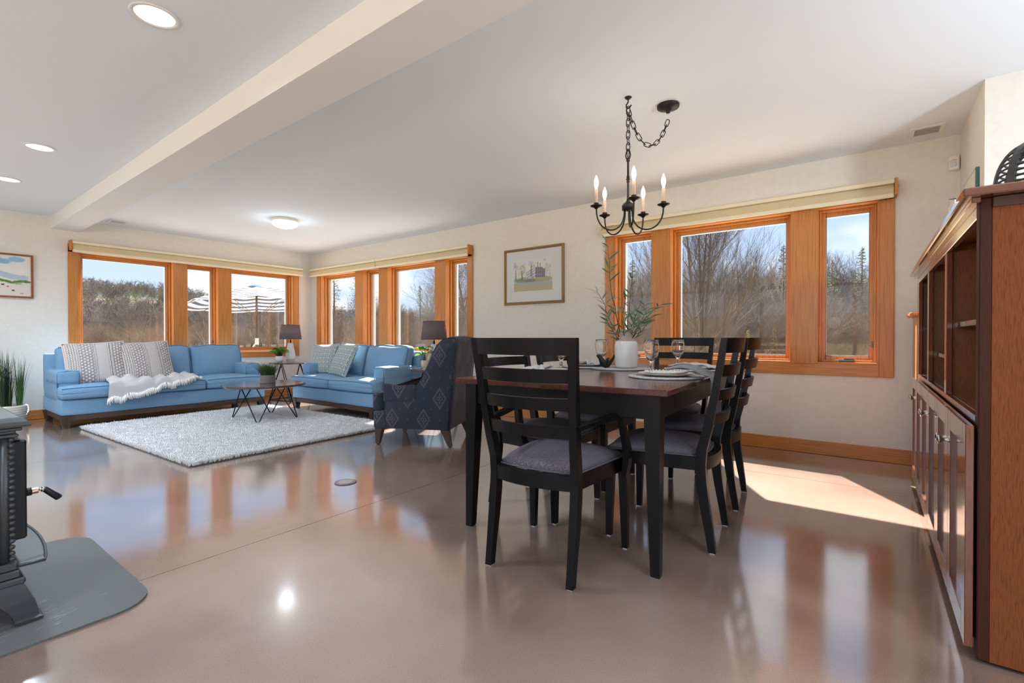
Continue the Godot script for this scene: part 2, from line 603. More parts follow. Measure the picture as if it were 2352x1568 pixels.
func build_shell():
	# floor: polished slabs between saw-cut joints
	var fl := struct_node("floor")
	var xs := [XA - 0.2, -5.27, -2.37, 0.53, 3.7]
	var g := 0.0022
	for i in 4:
		for zz in [[ZB - 0.2, -3.895], [-3.895, 3.6]]:
			if i < 2 and zz[0] < -4.0:
				continue
			var z0: float = zz[0] if i >= 2 else ZB - 0.2
			var s := B.new()
			s.span(xs[i] + g, xs[i + 1] - g, -0.12, 0.0, z0 + (g if z0 > -4.0 else 0.0), zz[1] - (g if zz[1] < 0 else 0.0), 0)
			part("slab", s, M.floor, fl)
	var sub := B.new()
	sub.span(XA - 0.25, 3.75, -0.3, -0.11, ZB - 0.25, 3.65, 0)
	part("joint_bed", sub, M.joint, fl)
	# round cleanout cover let into the floor
	var dr := thing("floor_cleanout_cover", "round metal cleanout cover set in the polished floor before the rug", "cover", Vector3(-2.86, 0, -1.94))
	var b := B.new(true)
	b.flat().lathe([Vector2(0, 0.0005), Vector2(0.068, 0.0005), Vector2(0.072, 0.004), Vector2(0.066, 0.006), Vector2(0.062, 0.0045), Vector2(0, 0.0045)], 32)
	part("rim", b, mat(C8(150, 142, 136), 0.3, 0.6), dr)
	b = B.new()
	b.lathe([Vector2(0.052, 0.004), Vector2(0.052, 0.0062), Vector2(0, 0.0062)], 28)
	part("lid", b, mat(C8(178, 160, 148), 0.25, 0.2), dr)
	# walls
	b = B.new()
	b.span(XA - 0.2, 3.7, -0.1, SILL, ZB - 0.2, ZB, 0)
	b.span(XA - 0.2, 3.7, HEAD, CEIL + 0.1, ZB - 0.2, ZB, 0)
	b.span(XA - 0.2, W2[0], SILL, HEAD, ZB - 0.2, ZB, 0)
	b.span(W2[1], W3[0], SILL, HEAD, ZB - 0.2, ZB, 0)
	b.span(W3[1], 3.7, SILL, HEAD, ZB - 0.2, ZB, 0)
	struct("wall_north", b, M.wall)
	b = B.new()
	b.span(XA - 0.2, XA, -0.1, SILL, ZB, 3.6, 0)
	b.span(XA - 0.2, XA, HEAD, CEIL + 0.1, ZB, 3.6, 0)
	b.span(XA - 0.2, XA, SILL, HEAD, ZB, -W1[1], 0)
	b.span(XA - 0.2, XA, SILL, HEAD, -W1[0], 3.6, 0)
	struct("wall_west", b, M.wall)
	b = B.new()
	b.span(0.53, 3.7, -0.1, CEIL + 0.1, ZB, -3.87, 0)
	struct("wall_closet", b, M.wall)
	b = B.new()
	b.span(3.5, 3.7, -0.1, 0.5, -3.87, 3.6, 0)
	b.span(3.5, 3.7, 2.2, CEIL + 0.1, -3.87, 3.6, 0)
	b.span(3.5, 3.7, 0.5, 2.2, -3.87, -2.6, 0)
	b.span(3.5, 3.7, 0.5, 2.2, 2.2, 3.6, 0)
	struct("wall_east", b, M.wall)
	b = B.new()
	b.span(XA, 3.5, -0.1, 0.2, 3.4, 3.6, 0)
	b.span(XA, 3.5, 2.25, CEIL + 0.1, 3.4, 3.6, 0)
	b.span(XA, -6.6, 0.2, 2.25, 3.4, 3.6, 0)
	b.span(-3.0, -2.2, 0.2, 2.25, 3.4, 3.6, 0)
	b.span(1.6, 3.5, 0.2, 2.25, 3.4, 3.6, 0)
	struct("wall_south", b, M.wall)
	b = B.new()
	b.span(XA - 0.2, 3.7, CEIL, CEIL + 0.2, ZB - 0.2, 3.6, 0)
	struct("ceiling", b, M.ceiling)
	# boxed beam across the ceiling, very slightly askew as in the photograph
	b = B.new()
	var p := PackedVector3Array([Vector3(XA, 2.335, -1.354), Vector3(XA, 2.335, -1.615), Vector3(XA, CEIL + 0.01, -1.615), Vector3(XA, CEIL + 0.01, -1.354)])
	var q := PackedVector3Array([Vector3(3.5, 2.31, -1.30), Vector3(3.5, 2.31, -1.57), Vector3(3.5, CEIL + 0.01, -1.57), Vector3(3.5, CEIL + 0.01, -1.30)])
	b.loft([p, q])
	struct("ceiling_beam", b, M.beam)
	# fir baseboards
	for r in [["baseboard_north", Vector3(XA, 0, ZB), Vector3(0.53, 0.113, ZB + 0.016), "x"], ["baseboard_west", Vector3(XA, 0, ZB + 0.016), Vector3(XA + 0.016, 0.113, 3.4), "z"], ["baseboard_closet", Vector3(0.514, 0, ZB + 0.016), Vector3(0.53, 0.113, -3.854), "z"], ["baseboard_hall", Vector3(0.514, 0, -3.87), Vector3(3.5, 0.113, -3.854), "x"]]:
		b = B.new()
		b.span(r[1].x, r[2].x, r[1].y, r[2].y, r[1].z, r[2].z, 0.004)
		struct(r[0], b, M["fir" + r[3]])


# ---------------------------------------------------------------- windows
# u runs along the wall, y up, w into the room
func window_group(called: String, at: Transform3D, spec: Array, cranks: Array, glare: Array):
	var root := struct_node(called)
	root.transform = at
	var u0: float = spec[0]
	var u1: float = spec[1]
	var posts: Array = spec[2]
	var b: B
	var cw := 0.10
	# casing boards
	b = B.new()
	b.span(u0 - cw, u0, SILL - 0.095, HEAD, 0, 0.019, 0.003)
	part("side_casing", b, M.firy, root)
	b = B.new()
	b.span(u1, u1 + cw - 0.008, SILL - 0.095, HEAD, 0, 0.019, 0.003)
	part("side_casing", b, M.firy, root)
	b = B.new()
	b.span(u0, u1, SILL - 0.095, SILL, 0, 0.018, 0.003)
	part("bottom_casing", b, M.firx, root)
	b = B.new()
	b.span(u0 - cw, u1 + cw, HEAD - 0.06, HEAD + 0.05, 0, 0.019, 0.003)
	part("head_casing", b, M.firx, root)
	# jamb lining
	b = B.new()
	b.span(u0 - 0.006, u0 + 0.016, SILL - 0.006, HEAD, -0.2, 0.006, 0.002)
	part("jamb", b, M.firy, root)
	b = B.new()
	b.span(u1 - 0.016, u1 + 0.006, SILL - 0.006, HEAD, -0.2, 0.006, 0.002)
	part("jamb", b, M.firy, root)
	b = B.new()
	b.span(u0 - 0.004, u1 + 0.004, SILL - 0.006, SILL + 0.016, -0.2, 0.005, 0.002)
	part("sill", b, M.firx, root)
	b = B.new()
	b.span(u0, u1, HEAD - 0.06, HEAD, -0.2, 0.004, 0.002)
	part("head_jamb", b, M.firx, root)
	for k in posts:
		b = B.new()
		b.span(k[0], k[1], SILL, HEAD, -0.2, 0.021, 0.003)
		part("mullion", b, M.firy, root)
	# sashes
	var edges := [u0 + 0.016]
	for k in posts:
		edges.append(k[0])
		edges.append(k[1])
	edges.append(u1 - 0.016)
	var y0 := SILL + 0.016
	var y1 := HEAD - 0.06
	for i in edges.size() / 2:
		var a: float = edges[i * 2]
		var c: float = edges[i * 2 + 1]
		b = B.new()
		# stop bead, then the sash with its inner bead
		for z in [[-0.108, -0.070, 0.018], [-0.165, -0.112, 0.046]]:
			var t: float = z[2]
			b.span(a, a + t, y0, y1, z[0], z[1], 0.004)
			b.span(c - t, c, y0, y1, z[0], z[1], 0.004)
			b.span(a + t, c - t, y0, y0 + t, z[0], z[1], 0.004)
			b.span(a + t, c - t, y1 - t, y1, z[0], z[1], 0.004)
		var sash := part("sash", b, M.firy, root)
		var t2 := 0.046
		b = B.new()
		for e in [[a + t2, a + t2 + 0.007, y0 + t2, y1 - t2], [c - t2 - 0.007, c - t2, y0 + t2, y1 - t2], [a + t2, c - t2, y0 + t2, y0 + t2 + 0.007], [a + t2, c - t2, y1 - t2 - 0.007, y1 - t2]]:
			b.span(e[0], e[1], e[2], e[3], -0.150, -0.126, 0)
		part("spacer", b, mat(C8(150, 148, 146), 0.5), sash)
		b = B.new()
		b.quad(Vector3(a + t2, y0 + t2, -0.138), Vector3(c - t2, y0 + t2, -0.138), Vector3(c - t2, y1 - t2, -0.138), Vector3(a + t2, y1 - t2, -0.138))
		part("pane", b, M.glass, sash)
		# outer cladding
		b = B.new()
		for e in [[a, a + 0.05, y0, y1], [c - 0.05, c, y0, y1], [a + 0.05, c - 0.05, y0, y0 + 0.05], [a + 0.05, c - 0.05, y1 - 0.05, y1]]:
			b.span(e[0], e[1], e[2], e[3], -0.192, -0.166, 0.002)
		part("outer_cladding", b, M.white_paint, sash)
		if i in cranks:
			b = B.new()
			b.span((a + c) / 2 - 0.055, (a + c) / 2 + 0.055, y0 + 0.002, y0 + 0.026, -0.07, -0.028, 0.006)
			b.at(Vector3((a + c) / 2 + 0.0, y0 + 0.03, -0.045)).box(Vector3(0.015, 0, 0), Vector3(0.07, 0.010, 0.016), 0.004)
			part("crank_handle", b, mat(C8(120, 110, 100), 0.4, 0.6), sash)
			b = B.new()
			b.span(c - 0.034, c - 0.02, y0 + 0.12, y0 + 0.17, -0.112, -0.104, 0.002)
			b.span(c - 0.05, c - 0.022, y0 + 0.138, y0 + 0.148, -0.106, -0.092, 0.003)
			part("sash_lock", b, mat(C8(120, 110, 100), 0.4, 0.6), sash)


func roller_blind(at: Transform3D, u0: float, u1: float, label: String, ends := [true, true]):
	var r := thing("roller_blind", label, "window blind", Vector3.ZERO, 0.0, "")
	r.transform = at
	var b := B.new()
	b.span(u0, u1, 2.172, 2.205, 0.02, 0.095, 0.004)
	part("headrail", b, M.blind_bar, r)
	b = B.new(true)
	var path := [Vector3(u0 + 0.004, 2.146, 0.058), Vector3(u1 - 0.004, 2.146, 0.058)]
	b.tube(path, 0.030, 16)
	part("fabric_roll", b, M.blind, r)
	b = B.new()
	b.span(u0 + 0.004, u1 - 0.004, 2.092, 2.146, 0.083, 0.087, 0)
	part("fabric", b, M.blind, r)
	b = B.new()
	b.span(u0 + 0.002, u1 - 0.002, 2.065, 2.098, 0.074, 0.094, 0.006)
	part("bottom_bar", b, M.blind_bar, r)
	for k in 2:
		if ends[k]:
			b = B.new()
			var e: float = [u0 - 0.02, u1][k]
			b.span(e, e + 0.02, 2.085, 2.212, 0, 0.098, 0.002)
			part("wooden_end_cap", b, M.firy, r)
	return r


func build_windows():
	var north := Transform3D(Basis(), Vector3(0, 0, ZB))
	var west := Transform3D(Basis(Vector3(0, 0, -1), Vector3.UP, Vector3(1, 0, 0)), Vector3(XA, 0, 0))
	window_group("window_1", west, W1, [1], [])
	window_group("window_2", north, W2, [1, 3], [])
	window_group("window_3", north, W3, [0, 2], [])
	roller_blind(west, 1.538, 4.592, "cream roller blind rolled up over the window behind the long blue sofa", [true, false])
	roller_blind(north, -8.018, -6.178, "cream roller blind nearer the room corner above the loveseat window", [false, false])
	roller_blind(north, -6.170, -4.244, "cream roller blind above the window behind the table lamp and patterned armchair", [false, true])
	roller_blind(north, -2.325, 0.150, "cream roller blind above the wide window beside the dining table", [false, true])
	# plain unseen windows, added behind the camera for the daylight they let in
	for w in [[-6.6, -3.0, "added_window_4"], [-2.2, 1.6, "added_window_5"]]:
		var r := struct_node(w[2])
		var b := B.new()
		for x in [w[0], (w[0] + w[1]) / 2, w[1] - 0.07]:
			b.span(x, x + 0.07, 0.2, 2.25, 3.44, 3.54, 0.004)
		b.span(w[0], w[1], 0.2, 0.27, 3.44, 3.54, 0.004)
		b.span(w[0], w[1], 2.18, 2.25, 3.44, 3.54, 0.004)
		part("frame", b, M.firy, r)
		b = B.new()
		b.span(w[0] + 0.07, w[1] - 0.07, 0.27, 2.18, 3.488, 3.492, 0)
		part("pane", b, M.glass, r)
	var r6 := struct_node("added_window_6")  # unseen east window, likewise added for its daylight
	var b6 := B.new()
	for z in [-2.6, -0.2, 2.13]:
		b6.span(3.54, 3.64, 0.5, 2.2, z, z + 0.07, 0.004)
	b6.span(3.54, 3.64, 0.5, 0.57, -2.6, 2.2, 0.004)
	b6.span(3.54, 3.64, 2.13, 2.2, -2.6, 2.2, 0.004)
	part("frame", b6, M.firy, r6)
	b6 = B.new()
	b6.span(3.588, 3.592, 0.57, 2.13, -2.53, 2.13, 0)
	part("pane", b6, M.glass, r6)


# ---------------------------------------------------------------- ceiling fittings
const E_CAN := 2.8
const E_DOME := 0.15
const E_CANDLE := 0.015
const E_FILL_GLOBE := 1.5  # strength of the fill globes added out of frame


func omni(parent: Node, p: Vector3, e: float, size := 0.05, c := Color(0.84, 0.925, 1.0)):
	var l := OmniLight3D.new()
	l.name = "lamp_light"
	l.position = p
	l.light_energy = e
	l.light_color = c
	l.light_size = size
	l.omni_range = 20
	l.omni_attenuation = 2.0
	l.shadow_enabled = true
	parent.add_child(l)


func can_light(p: Vector3, label: String):
	var t := thing("recessed_ceiling_light", label, "ceiling light", p)
	var b := B.new(true)
	b.lathe([Vector2(0.076, -0.0005), Vector2(0.094, -0.0005), Vector2(0.097, -0.003), Vector2(0.094, -0.006), Vector2(0.080, -0.006), Vector2(0.074, 0.012), Vector2(0.076, -0.0005)].map(func(v): return v), 32)
	part("trim_ring", b, M.white_paint, t)
	b = B.new(true)
	b.lathe([Vector2(0.0, -0.0045), Vector2(0.05, -0.0045), Vector2(0.079, -0.002), Vector2(0.079, -0.0005), Vector2(0, -0.0005)].map(func(v): return v), 32)
	part("lens", b, M.bulb, t)
	var l := SpotLight3D.new()
	l.name = "lamp_light"
	l.position = Vector3(0, -0.03, 0)
	l.rotation_degrees.x = -90
	l.light_energy = E_CAN
	l.light_color = Color(0.84, 0.925, 1.0)
	l.light_size = 0.1
	l.spot_angle = 82
	l.spot_angle_attenuation = 1.0
	l.spot_range = 20
	l.spot_attenuation = 2.0
	l.shadow_enabled = true
	t.add_child(l)


func build_ceiling_fittings():
	can_light(Vector3(-2.665, CEIL, -0.805), "large round recessed ceiling light nearest the beam and the camera")
	can_light(Vector3(-5.225, CEIL, -0.815), "middle round recessed ceiling light of the row left of the beam")
	can_light(Vector3(-6.52, CEIL, -0.80), "small far recessed ceiling light cut off by the picture's left edge")
	for q in [[Vector3(1.2, CEIL, -0.8), "unseen recessed fill light added above the space behind the bookcase"], [Vector3(-1.2, CEIL, 1.2), "unseen recessed fill light added just behind the camera"], [Vector3(-3.8, CEIL, 1.2), "unseen recessed fill light added behind the iron stove"], [Vector3(-6.4, CEIL, 1.2), "unseen recessed fill light added in the corner behind the tall grass plant"], [Vector3(1.4, CEIL, 1.4), "unseen recessed fill light added beside the unseen east window"]]:  # more recessed lights out of view, added to fill the room
		can_light(q[0], q[1])
	# unseen fill globes, added out of frame to brighten ceiling and walls
	for e in [[Vector3(-5.2, 1.5, 2.2), "farthest left along the unseen south windows"], [Vector3(1.5, 1.35, -2.5), "out of view behind the bookcase"], [Vector3(2.5, 1.35, -1.0), "beside the unseen east window"], [Vector3(-0.6, 1.3, 2.3), "behind the camera at the unseen south window"]]:
		var p: Vector3 = e[0]
		var t := thing("added_fill_globe", "white globe added as fill light " + e[1], "fill light", p)
		var g := B.new(true)
		g.ball(Vector3.ZERO, 0.12, 14)
		part("globe", g, M.bulb_soft, t)
		g = B.new(true)
		g.tube([Vector3(0, 0.11, 0), Vector3(0, CEIL - p.y, 0)], 0.006, 6)
		part("rod", g, M.black_metal, t)
		omni(t, Vector3.ZERO, E_FILL_GLOBE, 0.1)
	# flush dome
	var d := thing("flush_dome_ceiling_light", "white flush dome ceiling light above the living area", "ceiling light", Vector3(-5.93, CEIL, -3.16))
	var b := B.new(true)
	b.lathe([Vector2(0.0, -0.035), Vector2(0.145, -0.035), Vector2(0.150, -0.03), Vector2(0.150, -0.002), Vector2(0.145, 0.0), Vector2(0, 0)], 36)
	part("base", b, M.white_paint, d)
	b = B.new(true)
	b.lathe([Vector2(0.0, -0.115), Vector2(0.05, -0.111), Vector2(0.10, -0.098), Vector2(0.14, -0.075), Vector2(0.155, -0.052), Vector2(0.152, -0.04), Vector2(0.13, -0.034), Vector2(0, -0.034)], 36)
	part("shade", b, M.bulb_soft, d)
	omni(d, Vector3(0, -0.10, 0), E_DOME, 0.08)
	# ceiling vents
	for v in [[Vector3(0.326, CEIL, -4.575), 0.0, "white slatted ceiling vent near the motion sensor above the wall corner"], [Vector3(-7.75, CEIL, -1.93), PI / 2, "small ceiling vent with dark slats beside the far end of the beam"]]:
		var t := thing("ceiling_vent", v[2], "vent", v[0], v[1])
		b = B.new()
		b.box(Vector3(0, -0.004, -0.085), Vector3(0.19, 0.008, 0.03), 0.002)
		b.box(Vector3(0, -0.004, 0.085), Vector3(0.19, 0.008, 0.03), 0.002)
		b.box(Vector3(-0.082, -0.004, 0), Vector3(0.026, 0.008, 0.14), 0.002)
		b.box(Vector3(0.082, -0.004, 0), Vector3(0.026, 0.008, 0.14), 0.002)
		part("frame", b, M.white_paint, t)
		b = B.new()
		b.box(Vector3(0, -0.001, 0), Vector3(0.14, 0.001, 0.14), 0)
		part("duct_back", b, mat(C8(120, 120, 122), 0.9), t)
		for k in 9:
			b = B.new()
			b.at(Vector3(0, -0.005, -0.062 + k * 0.0155), 0, 0.6).box(Vector3.ZERO, Vector3(0.138, 0.0015, 0.012), 0)
			part("slat", b, M.white_paint, t)
	build_chandelier()


func link_mesh(l: float, w: float, r: float) -> ArrayMesh:
	var b := B.new(true)
	var p := []
	for k in 12:
		var a := TAU * k / 12
		var y := sin(a) * w + signf(sin(a)) * (l / 2 - w) * (1.0 if absf(sin(a)) > 0.01 else 0.0)
		p.append(Vector3(cos(a) * w, y, 0))
	b.tube(p, r, 6, false, true)
	return b.mesh()


func chain(parent: Node, path: Array, lk: Mesh, pitch: float):
	var c := Curve3D.new()
	c.bake_interval = 0.01
	for p in path:
		c.add_point(p)
	var len := c.get_baked_length()
	var n := int(round(len / pitch))
	for i in n:
		var a := c.sample_baked(len * i / n, true)
		var e := c.sample_baked(len * (i + 1) / n, true)
		var y := (e - a).normalized()
		var x := y.cross(Vector3(0.31, 0.1, 0.94)).normalized()
		var z := x.cross(y)
		var o := part("chain_link", lk, M.bronze, parent)
		o.transform = Transform3D(Basis(x, y, z) * Basis(Vector3.UP, PI / 2 * (i % 2) + 0.4), (a + e) / 2)


func build_chandelier():
	var o := Vector3(-1.21, CEIL, -2.835)
	var t := thing("chandelier", "dark bronze five-arm candle chandelier hanging on a chain above the dining table", "chandelier", o)
	var b := B.new(true)
	# hook
	b.lathe([Vector2(0, -0.012), Vector2(0.012, -0.012), Vector2(0.022, -0.002), Vector2(0.022, 0.0), Vector2(0, 0)], 14)
	b.tube([Vector3(0, -0.008, 0), Vector3(0, -0.03, 0), Vector3(-0.012, -0.045, 0), Vector3(-0.012, -0.058, 0), Vector3(0, -0.068, 0), Vector3(0.014, -0.062, 0), Vector3(0.02, -0.052, 0)], 0.0045, 8)
	part("hook", b, M.bronze, t)
	# canopy and its slack chain
	var cp := Vector3(0.165, 0, -0.25)
	b = B.new(true)
	b.at(cp).lathe([Vector2(0, -0.052), Vector2(0.012, -0.050), Vector2(0.014, -0.036), Vector2(0.03, -0.028), Vector2(0.048, -0.024), Vector2(0.056, -0.018), Vector2(0.068, -0.016), Vector2(0.070, -0.002), Vector2(0.068, 0), Vector2(0, 0)], 32)
	part("canopy", b, M.bronze, t)
	var lk := link_mesh(0.052, 0.012, 0.0028)
	chain(t, [Vector3(0, -0.062, 0), Vector3(0, -0.365, 0)], lk, 0.040)
	var sw := []
	for k in 15:
		var s := k / 14.0
		sw.append(Vector3(0, -0.075, 0).lerp(cp + Vector3(0, -0.055, 0), s) + Vector3(0, -0.215 * (1.0 - pow(absf(2 * s - 1.05) / 1.05, 2.2)), 0))
	chain(t, sw, lk, 0.040)
	# column
	b = B.new(true)
	b.tube([Vector3(-0.008, -0.385, 0), Vector3(-0.016, -0.36, 0), Vector3(-0.01, -0.335, 0), Vector3(0, -0.328, 0), Vector3(0.01, -0.335, 0), Vector3(0.016, -0.36, 0), Vector3(0.008, -0.385, 0)], 0.004, 6)
	b.lathe([Vector2(0.0, -0.71), Vector2(0.006, -0.705), Vector2(0.006, -0.70), Vector2(0.036, -0.70), Vector2(0.038, -0.672), Vector2(0.034, -0.664), Vector2(0.018, -0.652), Vector2(0.010, -0.64), Vector2(0.008, -0.63), Vector2(0.0065, -0.53), Vector2(0.011, -0.525), Vector2(0.008, -0.517), Vector2(0.013, -0.509), Vector2(0.008, -0.501), Vector2(0.011, -0.494), Vector2(0.0065, -0.488), Vector2(0.0065, -0.40), Vector2(0.012, -0.396), Vector2(0.009, -0.386), Vector2(0.013, -0.382), Vector2(0.006, -0.376), Vector2(0, -0.376)], 16)
	part("column", b, M.bronze, t)
	for k in 5:
		var a := deg_to_rad(-14.0 + 72 * k)
		var d := Vector3(cos(a), 0, sin(a))
		var R := 0.212
		b = B.new(true)
		var path := []
		for j in 15:
			var s := j / 14.0
			var ph := PI * s
			path.append(d * (0.024 + (R - 0.024) * (1.0 - cos(ph)) / 2) + Vector3(0, -0.69 - 0.135 * pow(sin(ph), 0.75) - 0.02 * s * (1 - s) , 0))
		path.append(d * R + Vector3(0, -0.68, 0))
		b.tube(path, 0.0048, 8)
		var arm := part("arm", b, M.bronze, t)
		b = B.new(true)
		b.at(d * R).lathe([Vector2(0, -0.706), Vector2(0.008, -0.706), Vector2(0.014, -0.698), Vector2(0.034, -0.690), Vector2(0.037, -0.686), Vector2(0.030, -0.687), Vector2(0.014, -0.689), Vector2(0.010, -0.684), Vector2(0.015, -0.676), Vector2(0.016, -0.670), Vector2(0, -0.670)], 18)
		part("drip_cup", b, M.bronze, arm)
		b = B.new(true)
		b.at(d * R).lathe([Vector2(0.0105, -0.672), Vector2(0.0105, -0.588), Vector2(0.007, -0.586), Vector2(0, -0.586)], 14)
		part("candle_sleeve", b, M.candle, arm)
		b = B.new(true)
		b.at(d * R).lathe([Vector2(0.0055, -0.588), Vector2(0.008, -0.578), Vector2(0.0135, -0.558), Vector2(0.0145, -0.545), Vector2(0.012, -0.528), Vector2(0.006, -0.51), Vector2(0.002, -0.5), Vector2(0, -0.498)], 14)
		part("bulb", b, M.bulb, arm)
		omni(t, d * R + Vector3(0, -0.545, 0), E_CANDLE, 0.012, Color(1, 0.93, 0.84))


# ---------------------------------------------------------------- living room
func fabric_image(kind: String) -> Image:
	var im: Image
	if kind == "diamond":
		# woven cloth of an armchair: pale lozenges and small rosettes on navy
		var n := 512
		im = Image.create(n, n, false, Image.FORMAT_RGB8)
		var base := C8(44, 50, 68)
		var pale := C8(100, 92, 92)
		for j in n:
			for i in n:
				var u := float(i) / n
				var v := float(j) / n
				var c := base * (0.92 + 0.1 * sin(i * 2.1) * sin(j * 2.3))
				var k := 0.0
				for o in [Vector2(0.25, 0.25), Vector2(0.75, 0.75)]:
					var dx := absf(u - o.x)
					var dy := absf(v - o.y)
					dx = minf(dx, 1.0 - dx)
					dy = minf(dy, 1.0 - dy)
					var d := dx / 0.215 + dy / 0.26
					if (d > 0.84 and d < 1.0) or (d > 0.72 and d < 0.78):
						k = maxf(k, 0.55 + 0.4 * float((i / 4 + j / 5) % 2))
					if d < 0.66:
						var r := Vector2(dx * 1.3, dy).length() * 0.6
						var an := atan2(dy, dx * 1.5)
						if absf(r - 0.045 - 0.02 * cos(an * 4)) < 0.010 or r < 0.014:
							k = maxf(k, 0.8)
						if absf(dx * 1.5 - 0.006) < 0.008 and dy > 0.06 and dy < 0.11:
							k = maxf(k, 0.7)
				for o in [Vector2(0.25, 0.75), Vector2(0.75, 0.25), Vector2(0.5, 0.5), Vector2(0.0, 0.0), Vector2(0.5, 0.0), Vector2(0.0, 0.5)]:
					var dx := absf(u - o.x)
					var dy := absf(v - o.y)
					dx = minf(dx, 1.0 - dx)
					dy = minf(dy, 1.0 - dy)
					var r := Vector2(dx, dy).length()
					if (r > 0.020 and r < 0.031 and (i / 3 + j / 3) % 2 == 0) or r < 0.009:
						k = maxf(k, 0.75)
				im.set_pixel(i, j, base.lerp(pale, k) if k > 0 else Color(c.r, c.g, c.b))
		return im
	if kind == "lattice":
		# small blue-green geometric print on cream
		im = Image.create(512, 512, false, Image.FORMAT_RGB8)
		var cream := C8(224, 226, 214)
		var teal := C8(72, 110, 132)
		var lime := C8(196, 208, 170)
		for j in 512:
			for i in 512:
				var x := fposmod(i / 512.0 * 7.0, 1.0) - 0.5
				var y := fposmod(j / 512.0 * 7.0, 1.0) - 0.5
				var r := Vector2(x, y).length()
				var a := atan2(y, x)
				var k := 0.0
				if absf(r - 0.30 - 0.05 * cos(a * 6)) < 0.05:
					k = 1.0
				if absf(absf(x) + absf(y) - 0.62) < 0.05:
					k = 1.0
				if absf(fposmod((x + y) * 6.0, 1.0) - 0.5) < 0.2 and r > 0.42:
					k = 0.9
				if absf(r - 0.15) < 0.035 and int(a * 5 + 20) % 2 == 0:
					k = 0.8
				im.set_pixel(i, j, lime if r < 0.09 else cream.lerp(teal, k))
		return im
	# knotted stripes: braids, rows of tufts, plain weave
	im = Image.create(512, 512, false, Image.FORMAT_RGB8)
	for j in 512:
		for i in 512:
			var u := i / 512.0
			var v := j / 512.0
			im.set_pixel(i, j, knot(u, v, true))
	return im


func knot(u: float, v: float, colour: bool) -> Color:
	var cream := C8(224, 216, 210)
	var taupe := C8(142, 120, 112)
	var mid := C8(190, 180, 176)
	var h := 0.35
	var c := mid
	if u < 0.04:
		c = C8(226, 204, 194)
	elif u < 0.20:
		# braided ropes
		var lane := fposmod(u - 0.04, 0.04) / 0.04
		var tw := fposmod(v * 24 + (0.5 if int((u - 0.04) / 0.04) % 2 else 0.0) + lane * 0.5, 1.0)
		h = sqrt(maxf(0.0, 1.0 - pow(lane * 2 - 1, 2.0))) * sqrt(maxf(0.0, 1.0 - pow(tw * 2 - 1, 4.0)))
		c = taupe.lerp(cream, clampf(h * 1.5 - 0.15, 0, 1))
	elif (u > 0.23 and u < 0.46) or u > 0.78:
		# tufts in offset rows
		var su := (u - 0.23) / 0.052
		var row := int(floor(su))
		var fv := fposmod(v * 14 + 0.5 * (row % 2), 1.0) - 0.5
		var fu := fposmod(su, 1.0) - 0.5
		var r := Vector2(fu * 1.05, fv * 1.15).length()
		h = sqrt(maxf(0.0, 1.0 - pow(r / 0.46, 2.0)))
		c = C8(168, 158, 156).lerp(cream, clampf(h * 1.3, 0, 1))
	elif (u > 0.47 and u < 0.51) or (u > 0.70 and u < 0.745):
		var l0 := 0.47 if u < 0.6 else 0.70
		var lane := (u - l0) / 0.042
		var tw := fposmod(v * 30 + lane * 0.8, 1.0)
		h = sqrt(maxf(0.0, 1.0 - pow(lane * 2 - 1, 2.0))) * (0.6 + 0.4 * absf(sin(tw * PI)))
		c = C8(128, 112, 110).lerp(cream, clampf(h * 1.3 - 0.2, 0, 1))
	else:
		var s := sin(v * 260) * 0.5 + 0.5
		h = 0.3 + 0.15 * s
		c = C8(204, 196, 192).lerp(C8(182, 174, 170), s * 0.6)
	return c if colour else Color(h, h, h)


# throw pillow lying in the xy plane, thickness along z
func pillow_mesh(w: float, h: float, t: float, pinch := 0.05) -> ArrayMesh:
	var b := B.new(true, true)
	var n := 20
	var f := func(i: int, j: int, s: float) -> Vector3:
		var u := 2.0 * i / n - 1.0
		var v := 2.0 * j / n - 1.0
		var d := t * 0.5 * pow(maxf(0.0, (1.0 - pow(absf(u), 2.6)) * (1.0 - pow(absf(v), 2.6))), 0.55)
		var x := u * w / 2 * (1.0 - pinch * (1.0 - v * v) )
		var y := v * h / 2 * (1.0 - pinch * (1.0 - u * u) )
		d *= 1.0 + 0.05 * sin(u * 5.0 + v * 3.0)
		return Vector3(x, y, s * d)
	for s in [1.0, -1.0]:
		for i in n:
			for j in n:
				var a: Vector3 = f.call(i, j, s)
				var q: Vector3 = f.call(i + 1, j, s)
				var c: Vector3 = f.call(i + 1, j + 1, s)
				var d: Vector3 = f.call(i, j + 1, s)
				var ta := Vector2(float(i) / n, 1.0 - float(j) / n)
				var tb := Vector2(float(i + 1) / n, ta.y)
				var tc := Vector2(tb.x, 1.0 - float(j + 1) / n)
				var td := Vector2(ta.x, tc.y)
				if s > 0:
					b.quaduv(a, q, c, d, ta, tb, tc, td)
				else:
					b.quaduv(a, d, c, q, ta, td, tc, tb)
	return b.mesh()


func rim_path(w: float, h: float, r: float, pinch := 0.05) -> Array:
	var p := []
	for k in 48:
		var s := k / 12.0
		var e := int(s)
		var f := (s - e) * 2 - 1
		var u: float = [f, 1.0, -f, -1.0][e]
		var v: float = [-1.0, f, 1.0, -f][e]
		p.append(Vector3(u * w / 2 * (1.0 - pinch * (1.0 - v * v)), v * h / 2 * (1.0 - pinch * (1.0 - u * u)), 0))
	return p


func throw_pillow(label: String, m: Material, w: float, h: float, t: float, xf: Transform3D, piping: Material, group: String):
	var o := thing("throw_pillow", label, "pillow", Vector3.ZERO, 0, group)
	o.transform = xf
	part("cover", pillow_mesh(w, h, t), m, o)
	var b := B.new(true)
	b.tube(rim_path(w, h, 0.0), 0.006, 6, false, true)
	part("piping", b, piping, o)


